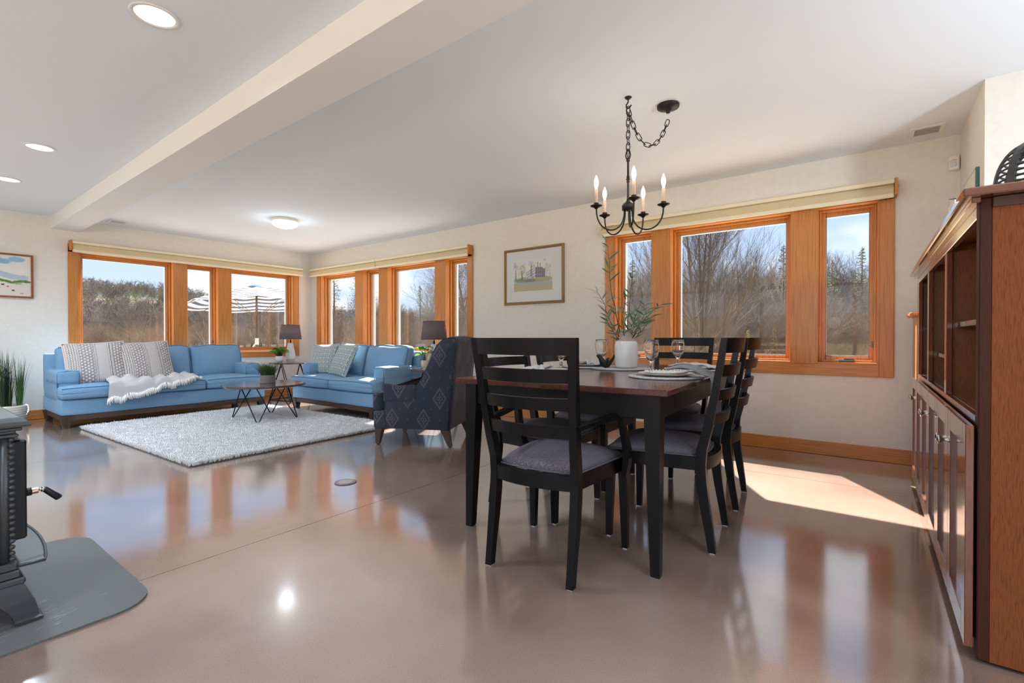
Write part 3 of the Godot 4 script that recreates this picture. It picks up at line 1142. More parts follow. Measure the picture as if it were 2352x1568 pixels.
func aim(p: Vector3, turn: float, lean: float, roll := 0.0) -> Transform3D:
	return Transform3D(Basis(Vector3.UP, turn) * Basis(Vector3.RIGHT, lean) * Basis(Vector3.BACK, roll), p)


# long upholstered seat, front towards +z, origin on the floor at its middle
func sofa(called: String, label: String, w: float, seats: Array, backs: Array, where: Vector3, turn: float) -> Node3D:
	var t := thing(called, label, "sofa", where, turn)
	var d := 0.92
	var hw := w / 2
	var zf := d / 2
	var b := B.new(true)
	var soft_wob := func(p: Vector3) -> Vector3:
		return p + Vector3(0, 0.002 * sin(p.x * 23), 0.0025 * sin(p.x * 17 + p.y * 9))
	# frame: front apron, sides and back as one upholstered body
	b.cushion(Vector3(w - 0.02, 0.17, d - 0.02), 0.016, soft_wob, 10)
	part("apron", b, M.blue, t).position = Vector3(0, 0.225, 0)
	b = B.new(true)
	b.cushion(Vector3(w - 0.012, 0.46, 0.14), 0.035, func(p: Vector3) -> Vector3: return p + Vector3(0, 0, -0.05 * (p.y + 0.23)), 8)
	part("back_frame", b, M.blue, t).position = Vector3(0, 0.575, -zf + 0.11)
	# arms, set back from the seat front
	for s in [-1, 1]:
		b = B.new(true)
		b.cushion(Vector3(0.19, 0.33, 0.66), 0.03, func(p: Vector3) -> Vector3: return p + Vector3(0, 0.012 * (p.z + 0.1) * (1.0 if p.y > 0 else 0.0), 0), 6)
		var arm := part("arm", b, M.blue, t)
		arm.position = Vector3(s * (hw - 0.10), 0.45, -0.05)
		b = B.new(true)
		var loop := []
		for q in [[-0.088, -0.05], [-0.092, 0.12], [-0.082, 0.158], [0.0, 0.166], [0.082, 0.158], [0.092, 0.12], [0.088, -0.05]]:
			loop.append(Vector3(q[0], q[1], 0.331))
		b.tube(loop, 0.005, 6)
		part("piping", b, M.blue_dark, arm)
		# loose cover over the arm
		b = B.new(true)
		b.cushion(Vector3(0.208, 0.155, 0.50), 0.036, func(p: Vector3) -> Vector3: return p + Vector3(0.004 * sin(p.z * 30 + p.y * 14), 0.003 * sin(p.z * 24), 0.003 * sin(p.x * 50)), 8)
		part("arm_cover", b, M.blue, arm).position = Vector3(0, 0.098, 0.092)
	# seat cushions
	var x := -hw
	for i in seats.size():
		var cw: float = seats[i]
		b = B.new(true)
		var end := 0 if i > 0 and i < seats.size() - 1 else (-1 if i == 0 else 1)
		var dp := 0.72
		var puff := func(p: Vector3) -> Vector3:
			var u := p.x / (cw / 2)
			var v := p.z / (dp / 2)
			var q := p
			if p.y > 0:
				q.y += 0.022 * (1 - u * u) * (1 - v * v * 0.6) - 0.012 * maxf(0.0, v - 0.75) * 4
			q.z += 0.014 * (1 - u * u) * (1.0 if v > 0.5 else 0.0)
			# T-shape: the end cushions are cut away behind the arm front
			if end != 0 and v < 0.42 and u * end > 0.0:
				q.x = end * minf(absf(p.x), cw / 2 - 0.2)
			return q
		b.cushion(Vector3(cw - 0.006, 0.138, dp), 0.038, puff, 14)
		var seat := part("seat_cushion", b, M.blue, t)
		seat.position = Vector3(x + cw / 2, 0.382, zf - dp / 2 + 0.012)
		for y in [0.060, -0.060]:
			b = B.new(true)
			var path := []
			for k in 17:
				var u := k / 8.0 - 1.0
				path.append((puff.call(Vector3(u * (cw / 2 - 0.012), y, dp / 2 - 0.011)) as Vector3) + Vector3(0, 0.001, 0.001))
			b.tube(path, 0.0048, 6)
			part("piping", b, M.blue_dark, seat)
		x += cw
	# back cushions lean on the back
	x = -hw + 0.07
	for i in backs.size():
		var cw: float = backs[i]
		b = B.new(true)
		var fat := func(p: Vector3) -> Vector3:
			var u := p.x / (cw / 2)
			var v := p.y / 0.22
			var q := p
			if p.z > 0:
				q.z += 0.055 * (1 - u * u) * (1 - v * v)
			q.y += 0.012 * (1 - u * u) * v - 0.006 * sin(u * 7) * maxf(0.0, v)
			q.z -= 0.10 * (v + 1) * 0.5
			q.z += 0.004 * sin(u * 14 + v * 5) * (1 - v * v)
			return q
		b.cushion(Vector3(cw - 0.012, 0.44, 0.16), 0.06, fat, 12)
		var back := part("back_cushion", b, M.blue, t)
		back.position = Vector3(x + cw / 2, 0.655, -zf + 0.325)
		b = B.new(true)
		var path := []
		for k in 17:
			var u := k / 8.0 - 1.0
			path.append(Vector3(u * (cw / 2 - 0.03), 0.216 + 0.012 * (1 - u * u) - 0.006 * sin(u * 7), -0.045))
		for k in 9:
			path.append(Vector3(cw / 2 - 0.012, 0.19 - 0.045 * k, -0.036 + 0.1 * k / 8.0))
		b.tube(path, 0.005, 6)
		part("piping", b, M.blue_dark, back)
		x += cw
	# dark wooden plinth with splayed feet
	b = B.new()
	for z in [zf - 0.035, -zf + 0.035]:
		b.box(Vector3(0, 0.11, z), Vector3(w - 0.05, 0.06, 0.03), 0.003)
	for s in [-1, 1]:
		b.box(Vector3(s * (hw - 0.04), 0.11, 0), Vector3(0.03, 0.06, d - 0.1), 0.003)
	part("plinth", b, M.walnutx, t)
	var spots := [Vector3(-hw + 0.055, 0, zf - 0.055), Vector3(hw - 0.055, 0, zf - 0.055), Vector3(-hw + 0.055, 0, -zf + 0.055), Vector3(hw - 0.055, 0, -zf + 0.055)]
	for p in spots:
		b = B.new()
		var sx: float = signf(p.x)
		var rings := []
		for q in [[0.0, 0.026], [0.075, 0.038], [0.135, 0.046]]:
			var r: float = q[1]
			var c: Vector3 = p + Vector3(sx * (0.03 - r) * -0.3, q[0], 0)
			rings.append(PackedVector3Array([c + Vector3(-r, 0, r), c + Vector3(r, 0, r), c + Vector3(r, 0, -r), c + Vector3(-r, 0, -r)]))
		b.loft(rings)
		part("foot", b, M.leg_dark, t)
	return t


# round table on bent-rod legs
func rod_table(label: String, where: Vector3, turn: float, r: float, h: float, hx: float, hz: float, rt: float, group := "") -> Node3D:
	var t := thing("round_table", label, "table", where, turn, group)
	var b := B.new(true)
	b.flat().lathe([Vector2(0, h - 0.026), Vector2(r - 0.006, h - 0.026), Vector2(r, h - 0.020), Vector2(r, h - 0.004), Vector2(r - 0.004, h), Vector2(0, h)], 56)
	part("top", b, M.round_top, t)
	var feet := [Vector3(hx, 0.006, hz), Vector3(hx, 0.006, -hz), Vector3(-hx, 0.006, -hz), Vector3(-hx, 0.006, hz)]
	for k in 4:
		var f: Vector3 = feet[k]
		var n1: Vector3 = (f + feet[(k + 1) % 4]).normalized() * rt
		var n0: Vector3 = (f + feet[(k + 3) % 4]).normalized() * rt
		var up := Vector3(0, h - 0.026, 0)
		n1.y = 0
		n0.y = 0
		b = B.new(true)
		var e1: Vector3 = (n1 + up - f).normalized()
		var e0: Vector3 = (n0 + up - f).normalized()
		b.tube([n0 + up, f + e0 * 0.03 + (e0 - e1) * 0.012, f + e0 * 0.008 + (e0 - e1) * 0.008, f, f + e1 * 0.008 + (e1 - e0) * 0.008, f + e1 * 0.03 + (e1 - e0) * 0.012, n1 + up], 0.0062, 8)
		part("leg", b, M.black_metal, t)
		b = B.new(true)
		b.tube([f, feet[(k + 1) % 4]], 0.005, 8)
		part("base_rod", b, M.black_metal, t)
	return t


func lamp(label: String, where: Vector3, group: String) -> Node3D:
	var t := thing("table_lamp", label, "lamp", where, 0.3, group)
	# faceted ceramic body: straight flutes above, a band of lozenges below
	var b := B.new()
	var n := 12
	var rows := [[0.0, 0.052, 0.0], [0.012, 0.062, 0.5], [0.045, 0.076, 0.0], [0.078, 0.080, 0.5], [0.11, 0.074, 0.0], [0.30, 0.040, 0.0], [0.305, 0.034, 0.0]]
	for i in rows.size() - 1:
		for k in n:
			var p := func(rw: Array, kk: float, rr := 1.0) -> Vector3:
				var a: float = TAU * (kk + rw[2]) / n
				return Vector3(cos(a) * rw[1] * rr, rw[0], -sin(a) * rw[1] * rr)
			var lo: Array = rows[i]
			var hi: Array = rows[i + 1]
			if i < 4:
				# lozenges: two triangles with a raised ridge
				if lo[2] == 0.0:
					b.tri(p.call(lo, k), p.call(lo, k + 1), p.call(hi, k, 0.94))
					b.tri(p.call(lo, k + 1), p.call(hi, k + 1, 0.94), p.call(hi, k, 0.94))
				else:
					b.tri(p.call(lo, k, 0.94), p.call(hi, k + 1), p.call(hi, k))
					b.tri(p.call(lo, k, 0.94), p.call(lo, k + 1, 0.94), p.call(hi, k + 1))
			else:
				var m0: Vector3 = (p.call(lo, k) + p.call(lo, k + 1)) / 2 * Vector3(0.9, 1, 0.9)
				var m1: Vector3 = (p.call(hi, k) + p.call(hi, k + 1)) / 2 * Vector3(0.94, 1, 0.94)
				b.quad(p.call(lo, k), m0, m1, p.call(hi, k))
				b.quad(m0, p.call(lo, k + 1), p.call(hi, k + 1), m1)
	b.lathe([Vector2(0.034, 0.305), Vector2(0.02, 0.307), Vector2(0, 0.307)], 12)
	b.lathe([Vector2(0, 0.0), Vector2(0.05, 0.0)], 12)
	part("base", b, M.porcelain, t)
	b = B.new(true)
	b.tube([Vector3(0, 0.30, 0), Vector3(0, 0.345, 0)], 0.012, 10)
	b.tube([Vector3(0, 0.34, 0), Vector3(0, 0.57, 0)], 0.005, 8)
	part("socket", b, M.bronze, t)
	b = B.new(true)
	b.lathe([Vector2(0.170, 0.362), Vector2(0.140, 0.60), Vector2(0.1385, 0.60), Vector2(0.1685, 0.362), Vector2(0.170, 0.362)], 40)
	part("shade", b, M.shade, t)
	b = B.new(true)
	for q in [[0.1695, 0.364], [0.1398, 0.598]]:
		var ring := []
		for k in 32:
			ring.append(Vector3(cos(TAU * k / 32) * q[0], q[1], sin(TAU * k / 32) * q[0]))
		b.tube(ring, 0.0022, 6, false, true)
	for k in 3:
		b.tube([Vector3(0, 0.57, 0), Vector3(cos(TAU * k / 3) * 0.139, 0.597, sin(TAU * k / 3) * 0.139)], 0.002, 5)
	part("shade_ring", b, mat(C8(90, 84, 92), 0.8), t)
	b = B.new(true)
	b.tube([Vector3(-0.05, 0.004, 0.04), Vector3(-0.12, 0.003, 0.075), Vector3(-0.17, 0.003, 0.05)], 0.003, 6)
	part("cord", b, M.white_plastic, t)
	return t


func leaf_mesh(l: float, w: float, fold := 0.25, droop := 0.15) -> ArrayMesh:
	var b := B.new(true)
	var n := 6
	for s in [-1, 1]:
		for i in n:
			var p := func(k: int, e: float) -> Vector3:
				var f := float(k) / n
				var ww := w * 0.5 * pow(sin(PI * pow(f, 0.8)), 0.8) * e
				return Vector3(ww, l * f, -droop * l * f * f + absf(ww) * fold)
			var a: Vector3 = p.call(i, 0)
			var c: Vector3 = p.call(i, s)
			var d: Vector3 = p.call(i + 1, s)
			var e2: Vector3 = p.call(i + 1, 0)
			if s > 0:
				b.quad(a, c, d, e2)
			else:
				b.quad(a, e2, d, c)
	return b.mesh()


# basis whose y points along d and whose z looks roughly upwards
func along(d: Vector3, spin := 0.0) -> Basis:
	var y := d.normalized()
	var x := y.cross(Vector3.UP if absf(y.y) < 0.95 else Vector3.RIGHT).normalized()
	return Basis(x, y, x.cross(y)) * Basis(Vector3.UP, spin)


func pot_plant(label: String, where: Vector3, r: float, h: float, count: int, spread: float, leaf_len: float, rise: float, pot_m: Material):
	var t := thing("potted_plant", label, "plant", where)
	var b := B.new(true)
	b.lathe([Vector2(0, 0), Vector2(r * 0.6, 0), Vector2(r * 0.86, h * 0.2), Vector2(r, h * 0.55), Vector2(r * 0.93, h * 0.95), Vector2(r * 0.9, h), Vector2(r * 0.82, h), Vector2(r * 0.8, h * 0.85), Vector2(0, h * 0.85)], 24)
	part("pot", b, pot_m, t)
	var lm := leaf_mesh(leaf_len, leaf_len * 0.8, 0.3, 0.35)
	b = B.new(true)
	var leaves := []
	for k in count:
		var a := rng.randf() * TAU
		var f := sqrt(rng.randf())
		var tip := Vector3(cos(a) * spread * f, h + rise * (1.0 - 0.55 * f * f) * rng.randf_range(0.75, 1.1), sin(a) * spread * f)
		b.tube([Vector3(cos(a) * r * 0.3, h * 0.85, sin(a) * r * 0.3), tip * Vector3(0.6, 0.8, 0.6), tip], 0.0018, 4)
		leaves.append([tip, Vector3(cos(a), rng.randf_range(-0.1, 0.7), sin(a))])
	part("stems", b, M.grass_dark, t)
	for q in leaves:
		var lf := part("leaf", lm, M.leaf_bright, t)
		lf.transform = Transform3D(along(q[1], rng.randf_range(-0.5, 0.5)), q[0])


func blades(b: B, n: int, r0: float, lmin: float, lmax: float, lean: float, w: float, y0: float, curl := 0.6):
	for k in n:
		var a := rng.randf() * TAU
		var f := sqrt(rng.randf())
		var p := Vector3(cos(a) * r0 * f, y0, sin(a) * r0 * f)
		var a2 := a + rng.randf_range(-0.7, 0.7)
		var out := Vector3(cos(a2), 0, sin(a2)) * lean * (0.25 + f) * rng.randf_range(0.4, 1.3)
		var l := rng.randf_range(lmin, lmax)
		var side := Vector3(-sin(a2), 0, cos(a2)) * w * 0.5
		var prev := p
		for i in 4:
			var s := (i + 1) / 4.0
			var q := p + Vector3(0, l * s * (1.0 - 0.18 * curl * s), 0) + out * l * (s * 0.5 + curl * s * s)
			var w0 := 1.0 - i / 4.0 * 0.8
			var w1 := 1.0 - (i + 1) / 4.0 * 0.95
			b.quad(prev - side * w0, prev + side * w0, q + side * w1, q - side * w1)
			prev = q


func build_living_room():
	# shag rug
	var rug := thing("shag_rug", "white shaggy rectangular rug under the round coffee table", "rug", Vector3(-5.505, 0, -2.42), 0.032)
	var b := B.new()
	b.box(Vector3(0, 0.006, 0), Vector3(2.66, 0.012, 2.02), 0.002)
	part("backing", b, mat(C8(120, 112, 104), 0.95), rug)
	b = B.new(true)
	for k in 8:
		var a := TAU * k / 8
		var d := Vector3(cos(a), 0, sin(a))
		var s := Vector3(-d.z, 0, d.x) * 0.0019
		var p0 := d * 0.004
		var p1 := d * 0.011 + Vector3(0, 0.018, 0)
		var p2 := d * (0.021 + 0.004 * (k % 3)) + Vector3(0, 0.027 + 0.003 * (k % 2), 0)
		b.quad(p0 - s, p0 + s, p1 + s, p1 - s)
		b.quad(p1 - s, p1 + s, p2 + s * 0.6, p2 - s * 0.6)
	var tuft := b.mesh()
	var places := []
	for i in 164:
		for j in 124:
			var p := Vector3(-1.335 + i * 0.0164 + rng.randf_range(-0.008, 0.008), 0.010, -1.01 + j * 0.0164 + rng.randf_range(-0.008, 0.008))
			places.append(Transform3D(Basis(Vector3.UP, rng.randf() * TAU) * Basis(Vector3.RIGHT, rng.randf_range(-0.35, 0.35)).scaled(Vector3.ONE * rng.randf_range(0.8, 1.25)), p))
	scatter("pile", tuft, M.shag, places, rug)
	# sofas
	sofa("long_sofa", "long blue three-seat sofa under the window with knotted cream pillows", 2.19, [0.77, 0.65, 0.77], [0.69, 0.69, 0.67], Vector3(-7.415, 0, -2.322), PI / 2)
	sofa("loveseat", "shorter blue two-seat sofa with two patterned teal pillows", 1.84, [0.92, 0.92], [0.85, 0.85], Vector3(-5.695, 0, -4.065), 0.0)
	# pillows
	var km := image_mat(fabric_image("knot"), 0.95)
	var hi := Image.create(512, 512, false, Image.FORMAT_RGB8)
	for j in 512:
		for i in 512:
			hi.set_pixel(i, j, knot(i / 512.0, j / 512.0, false))
	with_bump(km, ImageTexture.create_from_image(hi), 1.2)
	var rope := mat(C8(222, 204, 194), 0.95)
	throw_pillow("cream knotted striped pillow nearest the left arm of the long sofa", km, 0.56, 0.52, 0.17, aim(Vector3(-7.28, 0.688, -1.60), PI / 2 - 0.12, -0.36, 0.06), rope, "")
	throw_pillow("cream knotted striped pillow leaning beside the middle of the long sofa", km, 0.56, 0.52, 0.17, aim(Vector3(-7.27, 0.69, -2.08), PI / 2 + 0.05, -0.36, 0.05), rope, "")
	var lm := image_mat(fabric_image("lattice"), 0.9)
	var cord := mat(C8(190, 200, 196), 0.9)
	throw_pillow("teal patterned pillow in the loveseat corner, partly hidden by another", lm, 0.46, 0.46, 0.15, aim(Vector3(-6.42, 0.672, -4.0), 0.30, -0.32, 0.04), cord, "")
	throw_pillow("teal patterned pillow leaning in front of the other on the loveseat", lm, 0.50, 0.50, 0.16, aim(Vector3(-5.90, 0.678, -3.97), -0.12, -0.42, -0.05), cord, "")
	build_throw()
	# tables, lamps, plants
	rod_table("low round coffee table on bent black rods standing on the shag rug", Vector3(-5.775, 0.026, -2.822), 0.0, 0.452, 0.418, 0.31, 0.23, 0.27)
	var side := rod_table("round side table with a lamp between the long sofa and the loveseat", Vector3(-7.46, 0, -4.06), 0.25, 0.315, 0.60, 0.22, 0.22, 0.19)
	dup(side, Vector3(-4.415, 0, -4.30), 0.1, "round side table with a lamp behind the patterned armchair")
	var l1 := lamp("table lamp with grey linen shade in the room corner by the long sofa", Vector3(-7.63, 0.60, -4.15), "")
	dup(l1, Vector3(-4.50, 0.60, -4.36), 1.2, "table lamp with grey linen shade behind the armchair, right of the loveseat")
	pot_plant("small leafy plant in a white pot on the corner side table", Vector3(-7.565, 0.60, -3.93), 0.062, 0.095, 80, 0.105, 0.056, 0.13, M.porcelain)
	pot_plant("small plant with bright heart leaves beside the lamp behind the armchair", Vector3(-4.53, 0.60, -4.235), 0.056, 0.10, 16, 0.08, 0.085, 0.15, mat(C8(206, 200, 192), 0.7))
	# bushy grass in a ribbed pot on the coffee table
	var g := thing("grass_planter", "bushy green grass in a grey ribbed pot on the coffee table", "plant", Vector3(-5.79, 0.444, -2.865))
	b = B.new(true)
	var prof := [Vector2(0, 0), Vector2(0.078, 0)]
	for k in 7:
		var y := k * 0.0135
		prof.append_array([Vector2(0.080 + 0.0004 * k, y + 0.001), Vector2(0.0865 + 0.0004 * k, y + 0.0065), Vector2(0.080 + 0.0004 * k, y + 0.0125)])
	prof.append_array([Vector2(0.083, 0.097), Vector2(0.075, 0.097), Vector2(0.073, 0.08), Vector2(0, 0.08)])
	b.lathe(prof, 36)
	part("pot", b, mat(C8(128, 122, 120), 0.85), g)
	b = B.new()
	blades(b, 420, 0.066, 0.10, 0.19, 0.62, 0.006, 0.08)
	stuff(part("blades", b, M.grass_dark, g))
	b = B.new()
	blades(b, 200, 0.06, 0.11, 0.185, 0.5, 0.006, 0.08)
	stuff(part("light_blades", b, mat(C8(86, 122, 52), 0.6), g))
	# tall grass by the wall
	var tg := thing("tall_grass_plant", "tall dark artificial grass in a cream ribbed pot at the left wall", "plant", Vector3(-7.80, 0, -0.93))
	b = B.new(true)
	prof = [Vector2(0, 0), Vector2(0.15, 0), Vector2(0.158, 0.006)]
	for k in 9:
		var y := 0.006 + k * 0.0235
		var r := 0.155 + 0.03 * sin(PI * 0.6 * k / 8.0) - 0.0016 * k
		prof.append_array([Vector2(r, y + 0.003), Vector2(r + 0.0045, y + 0.011), Vector2(r, y + 0.020)])
	prof.append_array([Vector2(0.16, 0.225), Vector2(0.148, 0.225), Vector2(0.145, 0.2), Vector2(0, 0.2)])
	b.lathe(prof, 36)
	part("pot", b, mat(C8(206, 196, 184), 0.8), tg)
	b = B.new()
	b.lathe([Vector2(0.146, 0.203), Vector2(0, 0.206)], 20)
	part("soil", b, M.soil, tg)
	var clump := [Vector3(-0.03, 0, 0.07), Vector3(0.0, 0, -0.02), Vector3(0.03, 0, -0.10), Vector3(0.05, 0, 0.03)]
	for k in 4:
		b = B.new()
		b.xf = Transform3D(Basis(), clump[k])
		blades(b, 46, 0.022, 0.36, 0.66 + 0.08 * (k % 2), 0.13, 0.011, 0.2, 0.45)
		stuff(part("blades", b, M.grass_deep if k % 2 else M.grass_dark, tg))
		b = B.new()
		b.xf = Transform3D(Basis(), clump[k])
		blades(b, 8, 0.02, 0.30, 0.62, 0.16, 0.012, 0.2, 0.4)
		stuff(part("green_blades", b, mat(C8(88, 122, 44), 0.6), tg))
	build_armchair()
	build_pictures()


func build_throw():
	var t := thing("throw_blanket", "white fringed throw blanket draped over the long sofa's seat front", "blanket", Vector3.ZERO)
	# across the seat from the pillows, then over its front edge; local frame: s along the sofa, q over the edge
	var f := func(s: float, q: float) -> Vector3:
		# q: 0 at the pillows .. 1 at the fringe
		var z := -1.66 - 0.86 * s + 0.10 * q * (0.5 - s)
		var fold := 0.030 * sin(s * 11.0 + q * 5.0) + 0.020 * sin(s * 25.0 - 3.0 * q) + 0.010 * sin(q * 22.0 + s * 9.0)
		var l := q * 0.56 * (1.0 - 0.40 * s)
		var edge := 0.37
		var x := -7.27 + minf(l, edge)
		var y := 0.475 + 0.028 * sin(PI * clampf(q * 1.4, 0, 1)) * (0.6 + 0.4 * sin(s * 9))
		if l > edge:
			y -= (l - edge) * 1.1
			x += 0.012 + 0.03 * sin(minf(1.0, (l - edge) / 0.06) * PI / 2)
		return Vector3(x, y + absf(fold), z)
	var b := B.new(true)
	var n := 40
	var m := 26
	for i in n:
		for j in m:
			b.quad(f.call(float(i) / n, float(j) / m), f.call(float(i) / n, float(j + 1) / m), f.call(float(i + 1) / n, float(j + 1) / m), f.call(float(i + 1) / n, float(j) / m))
	# underside
	for i in n:
		for j in m:
			var o := Vector3(-0.006, -0.008, 0)
			b.quad(f.call(float(i) / n, float(j) / m) + o, f.call(float(i + 1) / n, float(j) / m) + o, f.call(float(i + 1) / n, float(j + 1) / m) + o, f.call(float(i) / n, float(j + 1) / m) + o)
	part("cloth", b, M.linen, t)
	# knotted fringe
	b = B.new(true)
	for k in 84:
		var s := (k + rng.randf_range(-0.3, 0.3)) / 83.0
		var p: Vector3 = f.call(clampf(s, 0, 1), 1.0)
		for e in 3:
			var d := Vector3(rng.randf_range(0.0, 0.02), -rng.randf_range(0.045, 0.075), rng.randf_range(-0.022, 0.022))
			if p.x < -6.92:
				d = Vector3(0.045, -0.012, rng.randf_range(-0.02, 0.02))
			b.tube([p + Vector3(0, 0.004, 0), p + d * 0.4 + Vector3(0.008, 0, 0), p + d], [0.005, 0.008, 0.003], 5)
	stuff(part("fringe", b, mat(C8(236, 232, 226), 0.95), t))


func build_armchair():
	# front towards +z
	var t := thing("patterned_armchair", "navy armchair with pale diamond pattern, tall curved back and tapered dark legs", "armchair", Vector3(-3.49, 0, -3.23), deg_to_rad(-64.5))
	var cloth := image_mat(fabric_image("diamond"), 0.9)
	cloth.uv1_triplanar = true
	cloth.uv1_scale = Vector3(3.3, 2.6, 3.3)
	cloth.uv1_offset = Vector3(0.12, 0.1, 0.22)
	cloth.uv1_triplanar_sharpness = 8.0
	cloth.rim_enabled = true
	cloth.rim = 0.3
	var welt := mat(C8(44, 48, 66), 0.9)
	var hw := 0.345
	# side panels with a swooping top edge, in the zy plane
	var prof := [[0.225, 0.155], [0.235, 0.30], [0.23, 0.50], [0.19, 0.545], [0.02, 0.545], [-0.07, 0.572], [-0.135, 0.64], [-0.185, 0.74], [-0.225, 0.84], [-0.27, 0.92], [-0.325, 0.968], [-0.385, 0.985], [-0.435, 0.982], [-0.44, 0.95], [-0.405, 0.60], [-0.365, 0.155]]
	for s in [-1, 1]:
		var b := B.new()
		var rings := []
		# rounded slab: inset outline, full outline, full outline, inset outline
		for q in [[-0.045, 0.016], [-0.036, 0.004], [-0.022, 0.0], [0.022, 0.0], [0.036, 0.004], [0.045, 0.016]]:
			var ring := PackedVector3Array()
			var c := Vector2(-0.12, 0.45)
			for p in prof:
				var v := Vector2(p[0], p[1])
				v -= (v - c).normalized() * q[1]
				ring.append(Vector3(s * (hw - 0.045) + q[0], v.y, v.x))
			rings.append(ring)
		b.soft().loft(rings)
		var side := part("side", b, cloth, t)
		b = B.new(true)
		var path := []
		for p in prof:
			path.append(Vector3(s * (hw + 0.001) - s * 0.008, p[1], p[0]))
		b.tube(path, 0.0045, 6)
		part("piping", b, welt, side)
		# sleeve over the arm
		b = B.new(true)
		b.cushion(Vector3(0.115, 0.165, 0.33), 0.035, func(p: Vector3) -> Vector3: return p + Vector3(0, 0.018 * pow((p.z) / 0.165, 2.0) * (1.0 if p.y > 0 else 0.0), 0), 6)
		part("arm_sleeve", b, cloth, t).position = Vector3(s * (hw - 0.043), 0.478, 0.085)
	# back between the sides
	var bk := B.new()
	var rr := []
	for k in 9:
		var u := k / 4.0 - 1.0
		var x := u * (hw - 0.02)
		var lift := 0.012 * (1 - u * u)
		rr.append(PackedVector3Array([Vector3(x, 0.40, -0.18), Vector3(x, 0.40, -0.37), Vector3(x, 0.16, -0.362), Vector3(x, 0.155, -0.372), Vector3(x, 0.60, -0.412), Vector3(x, 0.955, -0.446), Vector3(x, 0.985 + lift, -0.43), Vector3(x, 0.992 + lift, -0.39), Vector3(x, 0.96 + lift, -0.33), Vector3(x, 0.8, -0.27 - 0.02 * u * u), Vector3(x, 0.6, -0.215)]))
	bk.soft().loft(rr)
	part("back", bk, cloth, t)
	# seat base and T cushion
	var b2 := B.new(true)
	b2.cushion(Vector3(hw * 2 - 0.01, 0.165, 0.70), 0.018, null, 8)
	part("seat_base", b2, cloth, t).position = Vector3(0, 0.2375, 0.0)
	b2 = B.new(true)
	var tee := func(p: Vector3) -> Vector3:
		var q := p
		if p.z < 0.19:
			q.x = clampf(p.x, -0.245, 0.245)
		if p.y > 0:
			q.y += 0.025 * (1 - pow(p.x / hw, 2.0)) * (1 - pow(p.z / 0.32, 2.0))
		return q
	b2.cushion(Vector3(hw * 2 - 0.01, 0.165, 0.60), 0.04, tee, 12)
	var cu := part("seat_cushion", b2, cloth, t)
	cu.position = Vector3(0, 0.395, 0.065)
	for y in [0.062, -0.066]:
		b2 = B.new(true)
		b2.tube([Vector3(-hw + 0.008, y, 0.20), Vector3(-hw + 0.008, y, 0.27), Vector3(-hw + 0.03, y, 0.298), Vector3(hw - 0.03, y, 0.298), Vector3(hw - 0.008, y, 0.27), Vector3(hw - 0.008, y, 0.20)], 0.005, 6)
		part("piping", b2, welt, cu)
	for p in [Vector3(-0.30, 0, 0.30), Vector3(0.30, 0, 0.30), Vector3(-0.29, 0, -0.33), Vector3(0.29, 0, -0.33)]:
		b2 = B.new()
		var rings := []
		var kick := Vector3(0, 0, 0.02 if p.z > 0 else -0.045)
		for q in [[0.008, 0.017, 1.0], [0.155, 0.036, 0.0]]:
			var r: float = q[1]
			var c: Vector3 = p + kick * q[2] + Vector3(0, q[0], 0)
			rings.append(PackedVector3Array([c + Vector3(-r, 0, r), c + Vector3(r, 0, r), c + Vector3(r, 0, -r), c + Vector3(-r, 0, -r)]))
		b2.loft(rings)
		var leg := part("leg", b2, M.leg_dark, t)
		b2 = B.new(true)
		b2.flat().lathe([Vector2(0, 0), Vector2(0.013, 0), Vector2(0.013, 0.009), Vector2(0, 0.009)], 10, p + kick)
		part("glide", b2, M.iron_black, leg)


func picture_frame(t: Node3D, w: float, h: float, fw: float, d: float, m: Material, steps := false):
	# mitred moulding in the xy plane, back at z = 0
	var prof := [[0.0, 0.0], [0.0, d * 0.75], [fw * 0.2, d], [fw * 0.5, d * 0.92], [fw * 0.62, d * 0.7], [fw * 0.85, d * 0.78], [fw, d * 0.5], [fw, 0.0]] if steps else [[0.0, 0.0], [0.0, d], [fw, d], [fw, 0.0]]
	for k in 4:
		var b := B.new()
		var ends := []
		for e in 2:
			var c := (k + e) % 4
			var sx: float = [-1, 1, 1, -1][c]
			var sy: float = [-1, -1, 1, 1][c]
			var ring := PackedVector3Array()
			for p in prof:
				ring.append(Vector3(sx * (w / 2 - p[0]), sy * (h / 2 - p[0]), p[1]))
			ends.append(ring)
		b.loft(ends)
		part("frame_rail", b, m, t)


func flat_quad(w: float, h: float, z: float) -> B:
	var b := B.new(false, true)
	b.quaduv(Vector3(-w / 2, -h / 2, z), Vector3(w / 2, -h / 2, z), Vector3(w / 2, h / 2, z), Vector3(-w / 2, h / 2, z), Vector2(0, 1), Vector2(1, 1), Vector2(1, 0), Vector2(0, 0))
	return b


func dab(im: Image, cx: float, cy: float, rx: float, ry: float, c: Color, a := 1.0, rough := 0.25):
	var w := im.get_width()
	var h := im.get_height()
	for y in range(maxi(0, int(cy - ry)), mini(h, int(cy + ry) + 1)):
		for x in range(maxi(0, int(cx - rx)), mini(w, int(cx + rx) + 1)):
			var d := Vector2((x - cx) / rx, (y - cy) / ry).length()
			if d < 1.0 - rough * rng.randf():
				im.set_pixel(x, y, im.get_pixel(x, y).lerp(c, a * (0.75 + 0.25 * rng.randf())))


